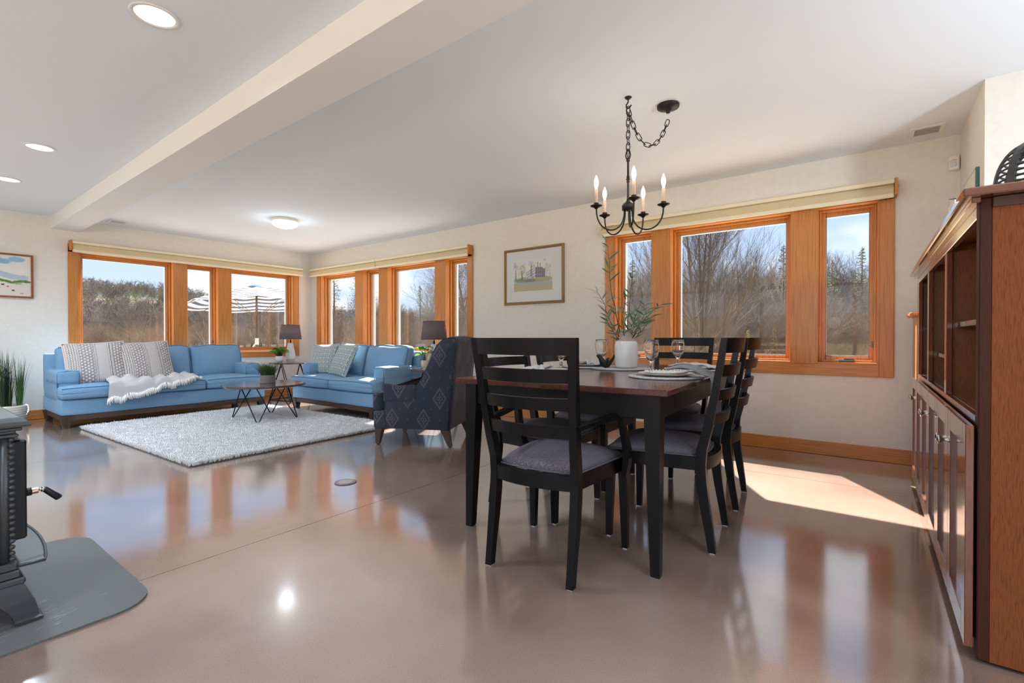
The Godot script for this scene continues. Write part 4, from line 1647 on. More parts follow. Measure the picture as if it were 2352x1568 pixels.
func build_pictures():
	# watercolour of a mansion among trees, in a wide mat
	var t := thing("framed_watercolor", "gold-framed watercolor of a grey mansion among trees in a wide white mat", "picture", Vector3(-3.258, 1.735, ZB), 0.0)
	var w := 0.865
	var h := 0.685
	picture_frame(t, w, h, 0.032, 0.03, mat(C8(150, 122, 84), 0.4, 0.35), true)
	part("mat_board", flat_quad(w - 0.05, h - 0.05, 0.010), mat(C8(224, 226, 226), 0.9), t)
	var im := Image.create(280, 194, false, Image.FORMAT_RGB8)
	im.fill(C8(228, 230, 228))
	for q in [[10, 40, 26, 14, C8(96, 136, 194)], [4, 24, 20, 18, C8(140, 170, 210)], [128, 22, 22, 12, C8(150, 182, 222)], [118, 34, 16, 10, C8(176, 198, 224)], [226, 14, 14, 8, C8(160, 190, 226)], [60, 20, 40, 10, C8(216, 222, 228)]]:
		dab(im, q[0], q[1], q[2], q[3], q[4], 0.8, 0.9)
	# lawn, road, verge
	dab(im, 140, 128, 160, 26, C8(150, 158, 120), 1, 0.2)
	dab(im, 180, 120, 60, 12, C8(206, 176, 96), 0.8, 0.7)
	dab(im, 118, 130, 60, 12, C8(88, 106, 92), 0.8, 0.5)
	dab(im, 50, 128, 42, 12, C8(96, 112, 80), 0.7, 0.6)
	for y in range(142, 160):
		for x in 280:
			im.set_pixel(x, y, C8(146, 152, 166).lerp(C8(206, 208, 214), rng.randf() * 0.8))
	for y in range(160, 194):
		for x in 280:
			im.set_pixel(x, y, C8(206, 196, 150).lerp(C8(170, 160, 112), rng.randf()) if rng.randf() < 0.9 else C8(206, 160, 92))
	# house: long white front, dark gable end with chimneys
	for x in range(88, 160):
		var top := int(88 - (x - 88) * 0.42)
		for y in range(top, 118):
			var win := (x / 6) % 2 == 0 and (y - top) % 18 > 6
			im.set_pixel(x, y, C8(128, 128, 136) if win else C8(222, 222, 224))
		for y in range(top - 5, top):
			im.set_pixel(x, y, C8(150, 150, 158))
	for x in range(160, 212):
		for y in range(52 + int((x - 160) * 0.12), 116):
			var win := (x - 160) % 14 > 4 and (x - 160) % 14 < 10 and (y - 50) % 22 > 7
			im.set_pixel(x, y, C8(74, 72, 84) if win else C8(142, 140, 150).lerp(C8(120, 118, 128), rng.randf()))
	for x in range(212, 230):
		for y in range(66, 116):
			im.set_pixel(x, y, C8(130, 128, 138) if (x / 4) % 2 else C8(92, 90, 102))
	for c in [[175, 24, 5, 30], [192, 30, 5, 26], [147, 38, 5, 14]]:
		for x in range(c[0], c[0] + c[2]):
			for y in range(c[1], c[1] + c[3]):
				im.set_pixel(x, y, C8(122, 108, 110))
	dab(im, 132, 46, 10, 8, C8(214, 176, 96), 1)
	dab(im, 132, 34, 5, 6, C8(150, 150, 140), 1)
	# trees
	for q in [[60, 90, 8], [64, 60, 20], [130, 70, 12], [14, 84, 7], [240, 60, 12], [262, 70, 12], [40, 66, 16], [76, 50, 14]]:
		var cx: float = q[0]
		var tint: Color = C8(52, 78, 56) if q[2] < 13 else C8(78, 86, 78)
		if cx > 230:
			tint = C8(186, 196, 176)
		if q[2] == 16 or q[2] == 14:
			tint = C8(196, 194, 168)
		for k in 260:
			var f := rng.randf()
			var yy: float = q[1] - 26 + f * 72
			var rr: float = q[2] * (0.15 + 0.85 * f) if q[2] < 13 and cx < 230 else q[2] * sin(PI * minf(1.0, f + 0.15))
			dab(im, cx + rng.randf_range(-rr, rr), minf(yy, 120), 1.6, 2.0, tint.lerp(C8(140, 150, 110), rng.randf() * 0.4), 0.75, 0.8)
	part("watercolor_sheet", flat_quad(0.56, 0.388, 0.0108), image_mat(im, 0.8), t).position = Vector3(-0.006, 0.012, 0)
	var b := B.new()
	b.box(Vector3(0, 0, 0.016), Vector3(w - 0.05, h - 0.05, 0.002), 0)
	part("glazing", b, M.glass, t)
	# coastal painting on the left wall
	t = thing("framed_seascape", "wood-framed painting of clouds, green dune and pale beach, cut by the left edge", "picture", Vector3(XA, 1.718, -0.80), PI / 2)
	w = 0.79
	h = 0.515
	picture_frame(t, w, h, 0.02, 0.035, wood(M.mahx.albedo_texture, C8(150, 84, 48), 0, 0.5))
	im = Image.create(300, 190, false, Image.FORMAT_RGB8)
	im.fill(C8(226, 222, 212))
	for q in [[170, 24, 40, 18, C8(122, 176, 222)], [250, 18, 34, 14, C8(128, 180, 224)], [206, 30, 30, 14, C8(122, 172, 220)], [60, 40, 50, 12, C8(176, 200, 214)], [110, 46, 60, 10, C8(186, 204, 214)], [96, 56, 12, 10, C8(122, 170, 216)], [30, 20, 36, 14, C8(122, 176, 222)]]:
		dab(im, q[0], q[1], q[2], q[3], q[4], 0.95, 0.3)
	for k in 60:
		dab(im, 90 + k * 3.2, 104 - 22 * exp(-pow((k - 26) / 16.0, 2.0)) + rng.randf_range(-2, 2), 16, 14, C8(176, 192, 206), 0.7, 0.3)
	for x in 300:
		for y in range(112, 190):
			im.set_pixel(x, y, C8(224, 218, 206).lerp(C8(206, 200, 188), rng.randf() * 0.5))
		for y in range(106, 110):
			if x < 170:
				im.set_pixel(x, y, C8(70, 112, 156))
	for k in 90:
		dab(im, 60 + k * 2.6, 122 + 4 * sin(k * 0.21) + rng.randf_range(-3, 4), 10, 5, C8(112, 148, 70).lerp(C8(78, 112, 56), rng.randf()), 0.9, 0.3)
	for q in [[206, 138, 7, 4, C8(52, 66, 48)], [222, 146, 5, 3, C8(190, 62, 74)], [150, 140, 14, 3, C8(76, 56, 56)], [190, 152, 10, 2, C8(70, 66, 62)], [120, 166, 10, 2, C8(80, 74, 70)], [240, 164, 6, 4, C8(62, 58, 58)], [268, 176, 8, 2, C8(96, 90, 86)], [258, 132, 14, 2, C8(120, 72, 60)], [100, 138, 12, 3, C8(150, 72, 60)]]:
		dab(im, q[0], q[1], q[2], q[3], q[4], 1, 0.3)
	part("canvas", flat_quad(w - 0.04, h - 0.04, 0.022), image_mat(im, 0.8), t)
	# picture with a teal edge on the short wall above the hutch
	t = thing("small_teal_edged_picture", "small cream picture with a teal edge on the wall above the hutch", "picture", Vector3(0.53, 1.83, -4.255), -PI / 2)
	b = B.new()
	b.box(Vector3(0, 0, 0.009), Vector3(0.47, 0.38, 0.018), 0.002)
	part("panel", b, mat(C8(70, 118, 122), 0.6), t)
	b = B.new()
	b.box(Vector3(0, 0, 0.0185), Vector3(0.45, 0.36, 0.003), 0.001)
	part("sheet", b, mat(C8(228, 220, 208), 0.8), t)
	# motion sensor in the corner
	t = thing("motion_sensor", "white motion sensor high in the wall corner under the ceiling vent", "sensor", Vector3(0.497, 2.27, ZB + 0.02), -0.25)
	b = B.new(true)
	b.cushion(Vector3(0.06, 0.105, 0.04), 0.01, null, 4)
	part("housing", b, M.white_plastic, t)
	b = B.new(true)
	b.cushion(Vector3(0.036, 0.04, 0.012), 0.006, null, 4)
	part("lens", b, mat(C8(214, 220, 224), 0.3), t).position = Vector3(-0.004, -0.012, 0.019)
	b = B.new(true)
	b.tube([Vector3(-0.022, 0.012, 0.0205), Vector3(-0.004, 0.020, 0.0205), Vector3(0.016, 0.017, 0.0205)], 0.0014, 5)
	part("slot", b, mat(C8(90, 84, 78), 0.8), t)


# ---------------------------------------------------------------- dining
const TT := 0.776     # table top height


# rear post: height, how far behind the seat line, depth
const POST := [[0.006, 0.052, 0.032], [0.10, 0.038, 0.036], [0.21, 0.020, 0.042], [0.32, 0.005, 0.046], [0.40, 0.0, 0.046], [0.47, 0.006, 0.044], [0.56, 0.030, 0.040], [0.74, 0.066, 0.033], [0.88, 0.090, 0.028], [0.985, 0.106, 0.025]]


func post_at(y: float) -> float:
	for i in POST.size() - 1:
		if y <= POST[i + 1][0]:
			var f: float = (y - POST[i][0]) / (POST[i + 1][0] - POST[i][0])
			return lerpf(POST[i][1], POST[i + 1][1], f)
	return POST[-1][1]


func post_x(y: float) -> float:
	return 0.193 + 0.036 * maxf(0.0, y - 0.45) / 0.53


# ladder-back chair, front towards +z, origin on the floor under the seat
func ladder_chair(label: String, arms: bool, where: Vector3, turn: float) -> Node3D:
	var t := thing("dining_armchair" if arms else "dining_chair", label, "chair", where, turn, "")
	var zr := -0.185
	for s in [-1, 1]:
		# rear post and leg in one sawn piece
		var b := B.new()
		var rings := []
		for q in POST:
			var w := 0.017 if q[0] > 0.2 else 0.015
			var x: float = s * post_x(q[0])
			var zc: float = zr - q[1]
			var d: float = q[2] / 2
			rings.append(PackedVector3Array([Vector3(x - w, q[0], zc + d), Vector3(x + w, q[0], zc + d), Vector3(x + w, q[0], zc - d), Vector3(x - w, q[0], zc - d)]))
		b.loft(rings)
		var post := part("rear_post", b, M.black_wood, t)
		b = B.new()
		b.box(Vector3(s * 0.193, 0.003, zr - 0.052), Vector3(0.022, 0.006, 0.022), 0.002)
		part("glide", b, M.white_plastic, post)
		# front leg
		b = B.new()
		rings = []
		for q in [[0.006, 0.0135, 0.0], [0.25, 0.0185, 0.004], [0.43, 0.021, 0.008]]:
			var r: float = q[1]
			var c := Vector3(s * (0.247 - q[2]), q[0], 0.236 - q[2])
			rings.append(PackedVector3Array([c + Vector3(-r, 0, r), c + Vector3(r, 0, r), c + Vector3(r, 0, -r), c + Vector3(-r, 0, -r)]))
		b.loft(rings)
		var leg := part("front_leg", b, M.black_wood, t)
		b = B.new()
		b.box(Vector3(s * 0.247, 0.003, 0.236), Vector3(0.02, 0.006, 0.02), 0.002)
		part("glide", b, M.white_plastic, leg)
		# side rail
		b = B.new()
		var a := Vector3(s * 0.188, 0.402, zr + 0.01)
		var e := Vector3(s * 0.236, 0.402, 0.215)
		var n := Vector3(0.011, 0, 0)
		var h := Vector3(0, 0.030, 0)
		b.loft([PackedVector3Array([a - n - h, a + n - h, a + n + h, a - n + h]), PackedVector3Array([e - n - h, e + n - h, e + n + h, e - n + h])])
		var rail := part("seat_rail", b, M.black_wood, t)
		rail.name = "seat_rail"
	# front rail and bowed rear rail
	var b2 := B.new()
	b2.box(Vector3(0, 0.402, 0.236), Vector3(0.46, 0.060, 0.022), 0.003)
	part("seat_rail", b2, M.black_wood, t)
	for q in [[0.402, 0.030, 0.034, 0.016], [0.612, 0.025, 0.044, 0.009], [0.724, 0.025, 0.046, 0.009], [0.836, 0.027, 0.048, 0.009], [0.951, 0.034, 0.048, 0.011]]:
		var y: float = q[0]
		b2 = B.new()
		var rings := []
		for k in 17:
			var u := k / 8.0 - 1.0
			var x := u * (post_x(y) - 0.006)
			var bow: float = q[2] * (1.0 - u * u)
			var ring := PackedVector3Array()
			for e in [[-1, 1], [-1, -1], [1, -1], [1, 1]]:
				var yy: float = y + e[0] * q[1]
				ring.append(Vector3(x, yy, zr - post_at(yy) - bow + e[1] * q[3]))
			rings.append(ring)
		# rings run towards +x
		b2.loft(rings)
		part("rear_seat_rail" if y < 0.5 else "ladder_slat", b2, M.black_wood, t)
	# sprung seat pad
	b2 = B.new(true)
	var nn := 18
	var top := func(i: int, j: int, up: bool) -> Vector3:
		var u := 2.0 * i / nn - 1.0
		var v := 2.0 * j / nn - 1.0
		var hw := lerpf(0.188, 0.246, (v + 1) / 2)
		var z := lerpf(zr + 0.012, 0.250, (v + 1) / 2)
		if v < 0:
			z -= 0.026 * (1 - u * u) * (-v)
		else:
			z += 0.012 * (1 - u * u) * v
		var dome := 0.056 * pow(maxf(0.0, (1 - pow(absf(u), 3.2)) * (1 - pow(absf(v), 3.2))), 0.5)
		return Vector3(u * hw, 0.436 + (dome if up else -0.008 * (1 - u * u) * (1 - v * v)), z)
	for i in nn:
		for j in nn:
			b2.quad(top.call(i, j, true), top.call(i, j + 1, true), top.call(i + 1, j + 1, true), top.call(i + 1, j, true))
			b2.quad(top.call(i, j, false), top.call(i + 1, j, false), top.call(i + 1, j + 1, false), top.call(i, j + 1, false))
	var seat := part("seat_pad", b2, M.seat_cloth, t)
	b2 = B.new(true)
	var rim := []
	for k in nn:
		rim.append(top.call(k, nn, true))
	for k in nn:
		rim.append(top.call(nn, nn - k, true))
	for k in nn:
		rim.append(top.call(nn - k, 0, true))
	for k in nn:
		rim.append(top.call(0, k, true))
	b2.tube(rim, 0.0042, 6, false, true)
	part("piping", b2, mat(C8(96, 88, 94), 0.9), seat)
	if arms:
		for s in [-1, 1]:
			# arm: flat shaped board from the post forwards
			b2 = B.new()
			var rings := []
			for q in [[-0.232, 0.214, 0.630, 0.012], [-0.16, 0.222, 0.634, 0.015], [-0.04, 0.244, 0.640, 0.019], [0.06, 0.262, 0.648, 0.024], [0.13, 0.270, 0.651, 0.026], [0.165, 0.271, 0.648, 0.022], [0.175, 0.271, 0.646, 0.012]]:
				var c := Vector3(s * q[1], q[2], q[0])
				var w: float = q[3]
				var ring := PackedVector3Array()
				for e in [[-1, -0.6], [-0.8, -1.0], [0.8, -1.0], [1, -0.6], [1, 0.6], [0.8, 1.0], [-0.8, 1.0], [-1, 0.6]]:
					ring.append(c + Vector3(e[0] * w, e[1] * 0.011, 0))
				rings.append(ring)
			b2.loft(rings)
			part("arm", b2, M.black_wood, t)
			# arm post, bolted outside the seat rail
			b2 = B.new()
			rings = []
			for q in [[0.352, 0.259, 0.196, 0.010, 0.018], [0.40, 0.268, 0.192, 0.0135, 0.028], [0.44, 0.276, 0.182, 0.014, 0.028], [0.50, 0.279, 0.158, 0.0135, 0.023], [0.57, 0.274, 0.132, 0.0125, 0.019], [0.640, 0.268, 0.112, 0.012, 0.019]]:
				var c := Vector3(s * q[1], q[0], q[2])
				var w: float = q[3]
				var d: float = q[4]
				rings.append(PackedVector3Array([c + Vector3(-w, 0, d), c + Vector3(w, 0, d), c + Vector3(w, 0, -d), c + Vector3(-w, 0, -d)]))
			b2.loft(rings)
			part("arm_post", b2, M.black_wood, t)
	return t


func napkin_mesh(w: float, d: float, sd: int) -> ArrayMesh:
	# loosely folded cloth: raised pleats fanning from a pinch
	var b := B.new(true)
	var n := 22
	var f := func(i: int, j: int, o: float) -> Vector3:
		var u := 2.0 * i / n - 1.0
		var v := float(j) / n
		var ww := lerpf(0.35, 1.0, absf(v * 2 - 1))
		var y := 0.006 + 0.012 * (0.5 + 0.5 * sin(u * 9.0 + sd)) * (1.0 - 0.4 * v) + 0.012 * (1 - absf(v * 2 - 1)) + 0.006 * sin(v * 12 + u * 5 + sd)
		return Vector3(u * w / 2 * ww, y + o, (v - 0.5) * d + 0.012 * sin(u * 4 + sd))
	for i in n:
		for j in n:
			b.quad(f.call(i, j, 0.0), f.call(i, j + 1, 0.0), f.call(i + 1, j + 1, 0.0), f.call(i + 1, j, 0.0))
			b.quad(f.call(i, j, -0.004), f.call(i + 1, j, -0.004), f.call(i + 1, j + 1, -0.004), f.call(i, j + 1, -0.004))
	return b.mesh()


func goblet(label: String, p: Vector3):
	var t := thing("water_goblet", label, "glass", p, 0.0, "")
	var b := B.new(true)
	b.lathe([Vector2(0, 0.0015), Vector2(0.037, 0.0), Vector2(0.0385, 0.003), Vector2(0.030, 0.007), Vector2(0.012, 0.012), Vector2(0.0085, 0.020), Vector2(0.012, 0.028), Vector2(0.0085, 0.036), Vector2(0.0105, 0.046), Vector2(0.009, 0.056), Vector2(0.014, 0.068), Vector2(0.026, 0.082), Vector2(0.037, 0.100), Vector2(0.0435, 0.125), Vector2(0.0450, 0.145), Vector2(0.0430, 0.172), Vector2(0.0400, 0.196), Vector2(0.0385, 0.197), Vector2(0.0378, 0.195), Vector2(0.0405, 0.172), Vector2(0.0425, 0.145), Vector2(0.041, 0.125), Vector2(0.0345, 0.102), Vector2(0.022, 0.084), Vector2(0.010, 0.075), Vector2(0, 0.073)], 28)
	part("glass_body", b, M.crystal, t)


func place_setting(where: Vector3, who: String, plate_stack: bool):
	var y := TT
	var b := B.new(true)
	b.flat().lathe([Vector2(0, 0), Vector2(0.186, 0), Vector2(0.192, 0.003), Vector2(0.186, 0.006), Vector2(0, 0.006)], 48, Vector3.ZERO)
	var m := thing("round_placemat", "round braided cream placemat " + who, "placemat", Vector3(where.x, y, where.z))
	part("mat", b, M.placemat, m)
	b = B.new(true)
	for r in [0.188, 0.172, 0.156]:
		var ring := []
		for k in 72:
			ring.append(Vector3(cos(TAU * k / 72) * r, 0.0055 + 0.0012 * (k % 2), sin(TAU * k / 72) * r))
		b.tube(ring, 0.0052, 5, false, true)
	part("braid", b, M.placemat, m)
	b = B.new(true)
	b.lathe([Vector2(0, 0.0), Vector2(0.085, 0.0), Vector2(0.10, 0.004), Vector2(0.142, 0.014), Vector2(0.144, 0.016), Vector2(0.141, 0.017), Vector2(0.098, 0.008), Vector2(0.084, 0.005), Vector2(0, 0.005)], 44)
	var pl := thing("dinner_plate", "grey dinner plate " + who, "plate", Vector3(where.x, y + 0.0085, where.z))
	part("plate_body", b, mat(C8(206, 198, 190), 0.3), pl)
	if plate_stack:
		var p2 := thing("beaded_salad_plate", "beaded white plate stacked " + who, "plate", Vector3(where.x, y + 0.0175, where.z))
		b = B.new(true)
		b.lathe([Vector2(0, 0.0), Vector2(0.07, 0.0), Vector2(0.082, 0.004), Vector2(0.108, 0.011), Vector2(0.109, 0.013), Vector2(0.105, 0.0135), Vector2(0.08, 0.0075), Vector2(0.069, 0.004), Vector2(0, 0.004)], 40)
		part("plate_body", b, M.porcelain, p2)
		b = B.new(true)
		for k in 34:
			b.ball(Vector3(cos(TAU * k / 34) * 0.106, 0.0135, sin(TAU * k / 34) * 0.106), 0.0048, 6)
		part("bead_rim", b, M.porcelain, p2)


func build_dining():
	# table, turned a little like the chairs round it
	var turn := 0.05
	var c := Vector3(-1.234, 0, -2.772)
	var tb := thing("dining_table", "rectangular dining table with reddish brown top and black tapered legs", "table", c, turn)
	var hw := 0.548
	var hl := 0.915
	var b := B.new()
	b.box(Vector3(0, TT - 0.0135, 0), Vector3(hw * 2, 0.027, hl * 2), 0.004)
	part("tabletop", b, M.table_top, tb)
	for s in [-1, 1]:
		b = B.new()
		b.box(Vector3(s * (hw - 0.062), TT - 0.079, 0), Vector3(0.022, 0.104, hl * 2 - 0.18), 0.002)
		part("apron", b, M.black_wood, tb)
		b = B.new()
		b.box(Vector3(0, TT - 0.079, s * (hl - 0.062)), Vector3(hw * 2 - 0.18, 0.104, 0.022), 0.002)
		part("apron", b, M.black_wood, tb)
		for q in [-1, 1]:
			b = B.new()
			var o := Vector3(s * (hw - 0.040), 0, q * (hl - 0.040))
			var rings := []
			for e in [[0.0, 0.036], [0.012, 0.039], [TT - 0.14, 0.066], [TT - 0.027, 0.068]]:
				var w: float = e[1]
				# outer faces stay upright, the inner ones taper
				var x0 := o.x
				var x1: float = o.x - s * w
				var z0 := o.z
				var z1: float = o.z - q * w
				var xa := minf(x0, x1)
				var xb := maxf(x0, x1)
				var za := minf(z0, z1)
				var zb := maxf(z0, z1)
				rings.append(PackedVector3Array([Vector3(xa, e[0], zb), Vector3(xb, e[0], zb), Vector3(xb, e[0], za), Vector3(xa, e[0], za)]))
			b.loft(rings)
			part("leg", b, M.black_wood, tb)
	# chairs
	var a := ladder_chair("black ladder-back armchair nearest the camera at the head of the dining table", true, Vector3(-1.141, 0, -1.858), PI + 0.07)
	dup(a, Vector3(-1.245, 0, -3.80), 0.02, "black ladder-back chair at the far table end in front of the wide window")
	var s1 := ladder_chair("black ladder-back side chair at the nearer place on the hutch side of the table", false, Vector3(-0.822, 0, -2.470), -PI / 2 + 0.08)
	dup(s1, Vector3(-0.858, 0, -3.128), -PI / 2 + 0.08, "black ladder-back side chair at the farther place on the hutch side of the table")
	dup(s1, Vector3(-1.568, 0, -2.415), PI / 2, "black ladder-back side chair on the living-room side, nearer the camera")
	dup(s1, Vector3(-1.60, 0, -3.047), PI / 2 + 0.03, "black ladder-back side chair on the living-room side, nearer the window wall")
	# settings
	place_setting(Vector3(-0.862, 0, -2.520), "at the near right place by the folded grey napkin", true)
	place_setting(Vector3(-0.905, 0, -3.20), "at the far right place by the window", false)
	place_setting(Vector3(-1.555, 0, -2.40), "at the near left place behind the armchair", false)
	place_setting(Vector3(-1.60, 0, -3.08), "at the far left place beyond the bird figurine", false)
	goblet("clear water goblet right of the white jug, in front of the dark chair back", Vector3(-1.045, TT, -2.80))
	goblet("clear water goblet farthest right, before the wide window's sill", Vector3(-1.085, TT, -3.42))
	goblet("clear water goblet left of the white jug behind the bird figurine", Vector3(-1.56, TT, -3.18))
	goblet("clear water goblet seen between the slats of the near armchair", Vector3(-1.585, TT, -2.655))
	# napkins
	var nk := thing("folded_napkin", "white folded napkin on the near left plate", "napkin", Vector3(-1.60, TT + 0.018, -2.40), 0.4)
	part("cloth", napkin_mesh(0.16, 0.30, 1), M.linen, nk)
	var nk2 := thing("folded_napkin", "white folded napkin on the far right plate before the sill", "napkin", Vector3(-0.90, TT + 0.018, -3.20), 1.3)
	part("cloth", napkin_mesh(0.16, 0.29, 3), M.linen, nk2)
	var nk3 := thing("folded_napkin", "white folded napkin on the far left plate", "napkin", Vector3(-1.62, TT + 0.018, -3.10), 0.9)
	part("cloth", napkin_mesh(0.15, 0.26, 5), M.linen, nk3)
	# grey napkin hanging over the table edge
	var g := thing("hanging_grey_napkin", "grey linen napkin laid over the stacked plate and hanging off the table edge", "napkin", Vector3(-0.74, TT, -2.49), turn)
	b = B.new(true)
	var n := 26
	var f := func(i: int, j: int, o: float) -> Vector3:
		var s := float(i) / n      # along, from the plate outwards and down
		var u := 2.0 * j / 12 - 1.0
		var l := s * 0.42
		var x: float
		var y: float
		if l < 0.20:
			x = -0.10 + l
			y = 0.040 + 0.022 * sin(PI * l / 0.20) - 0.012 * l / 0.2
		else:
			var k := minf(1.0, (l - 0.20) / 0.05)
			x = 0.10 + 0.038 * sin(k * PI / 2)
			y = 0.030 - 0.03 * (1 - cos(k * PI / 2)) - maxf(0.0, l - 0.23)
		var hwid := lerpf(0.04, 0.095, smoothstep(0.05, 0.75, s))
		var pl := 0.010 * sin(u * 8.0 + s * 2.0) + 0.005 * sin(u * 17.0)
		return Vector3(x + (pl if l > 0.2 else 0.0) + o, y + (absf(pl) if l <= 0.2 else 0.0) + (o if l <= 0.2 else 0.0), u * hwid + 0.03 * s)
	for i in n:
		for j in 12:
			b.quad(f.call(i, j, 0.002), f.call(i, j + 1, 0.002), f.call(i + 1, j + 1, 0.002), f.call(i + 1, j, 0.002))
			b.quad(f.call(i, j, -0.002), f.call(i + 1, j, -0.002), f.call(i + 1, j + 1, -0.002), f.call(i, j + 1, -0.002))
	part("cloth", b, M.grey_linen, g)
	# centre mat, jug with olive branches, bird
	var cm := thing("centre_placemat", "round braided placemat under the two-tone jug and bird in the table's middle", "placemat", Vector3(-1.335, TT, -3.02))
	b = B.new(true)
	b.flat().lathe([Vector2(0, 0), Vector2(0.196, 0), Vector2(0.202, 0.003), Vector2(0.196, 0.006), Vector2(0, 0.006)], 48)
	part("mat", b, M.placemat, cm)
	b = B.new(true)
	for r in [0.198, 0.182]:
		var ring := []
		for k in 72:
			ring.append(Vector3(cos(TAU * k / 72) * r, 0.0055 + 0.0012 * (k % 2), sin(TAU * k / 72) * r))
		b.tube(ring, 0.0052, 5, false, true)
	part("braid", b, M.placemat, cm)
	var jp := Vector3(-1.315, TT + 0.0065, -3.055)
	var j := thing("stoneware_jug", "white glazed jug with bare tan neck and small handle holding olive branches", "jug", jp, 0.0)
	b = B.new(true)
	b.lathe([Vector2(0, 0.0), Vector2(0.058, 0.0), Vector2(0.070, 0.006), Vector2(0.0745, 0.02), Vector2(0.0765, 0.08), Vector2(0.0765, 0.14), Vector2(0.0745, 0.162), Vector2(0.068, 0.180)], 36)
	part("body", b, M.porcelain, j)
	b = B.new(true)
	b.lathe([Vector2(0.068, 0.179), Vector2(0.058, 0.196), Vector2(0.048, 0.210), Vector2(0.0445, 0.222), Vector2(0.046, 0.248), Vector2(0.0475, 0.256), Vector2(0.045, 0.259), Vector2(0.040, 0.257), Vector2(0.038, 0.22), Vector2(0.05, 0.19), Vector2(0.055, 0.16), Vector2(0, 0.15)], 36)
	part("neck", b, M.stoneware, j)
	b = B.new(true)
	var hd := Vector3(-0.80, 0, 0.60)
	var hp := []
	for q in [[0.042, 0.246], [0.062, 0.250], [0.074, 0.242], [0.077, 0.222], [0.073, 0.202], [0.062, 0.186]]:
		hp.append(hd * q[0] + Vector3(0, q[1], 0))
	b.tube(hp, [0.009, 0.010, 0.0095, 0.009, 0.009, 0.010], 8)
	part("handle", b, M.stoneware, j)
	build_branches(jp)
	# bird
	var bd := thing("bird_figurine", "small black bird figurine with upturned tail beside the jug", "figurine", Vector3(-1.445, TT + 0.0065, -2.985), 0.0)
	b = B.new(true)
	var ax := Vector3(0.80, 0, -0.60)
	var ln := []
	var rd := []
	for q in [[-0.052, 0.090, 0.002], [-0.044, 0.087, 0.009], [-0.034, 0.084, 0.0155], [-0.026, 0.076, 0.016], [-0.018, 0.060, 0.0175], [-0.006, 0.040, 0.025], [0.010, 0.026, 0.026], [0.026, 0.026, 0.019], [0.042, 0.040, 0.013], [0.060, 0.066, 0.009], [0.074, 0.092, 0.006], [0.078, 0.100, 0.002]]:
		ln.append(ax * q[0] + Vector3(0, q[1] - 0.006, 0))
		rd.append(q[2])
	b.tube(ln, rd, 14)
	part("body", b, M.iron_black, bd)
	for s in [-1, 1]:
		b = B.new(true)
		var sd: Vector3 = Vector3(0.6, 0, 0.8) * s
		b.tube([ax * -0.012 + sd * 0.020 + Vector3(0, 0.040, 0), ax * 0.006 + sd * 0.024 + Vector3(0, 0.036, 0), ax * 0.022 + sd * 0.020 + Vector3(0, 0.050, 0), ax * 0.030 + sd * 0.014 + Vector3(0, 0.068, 0)], [0.006, 0.010, 0.008, 0.002], 8)
		part("wing", b, M.iron_black, bd)


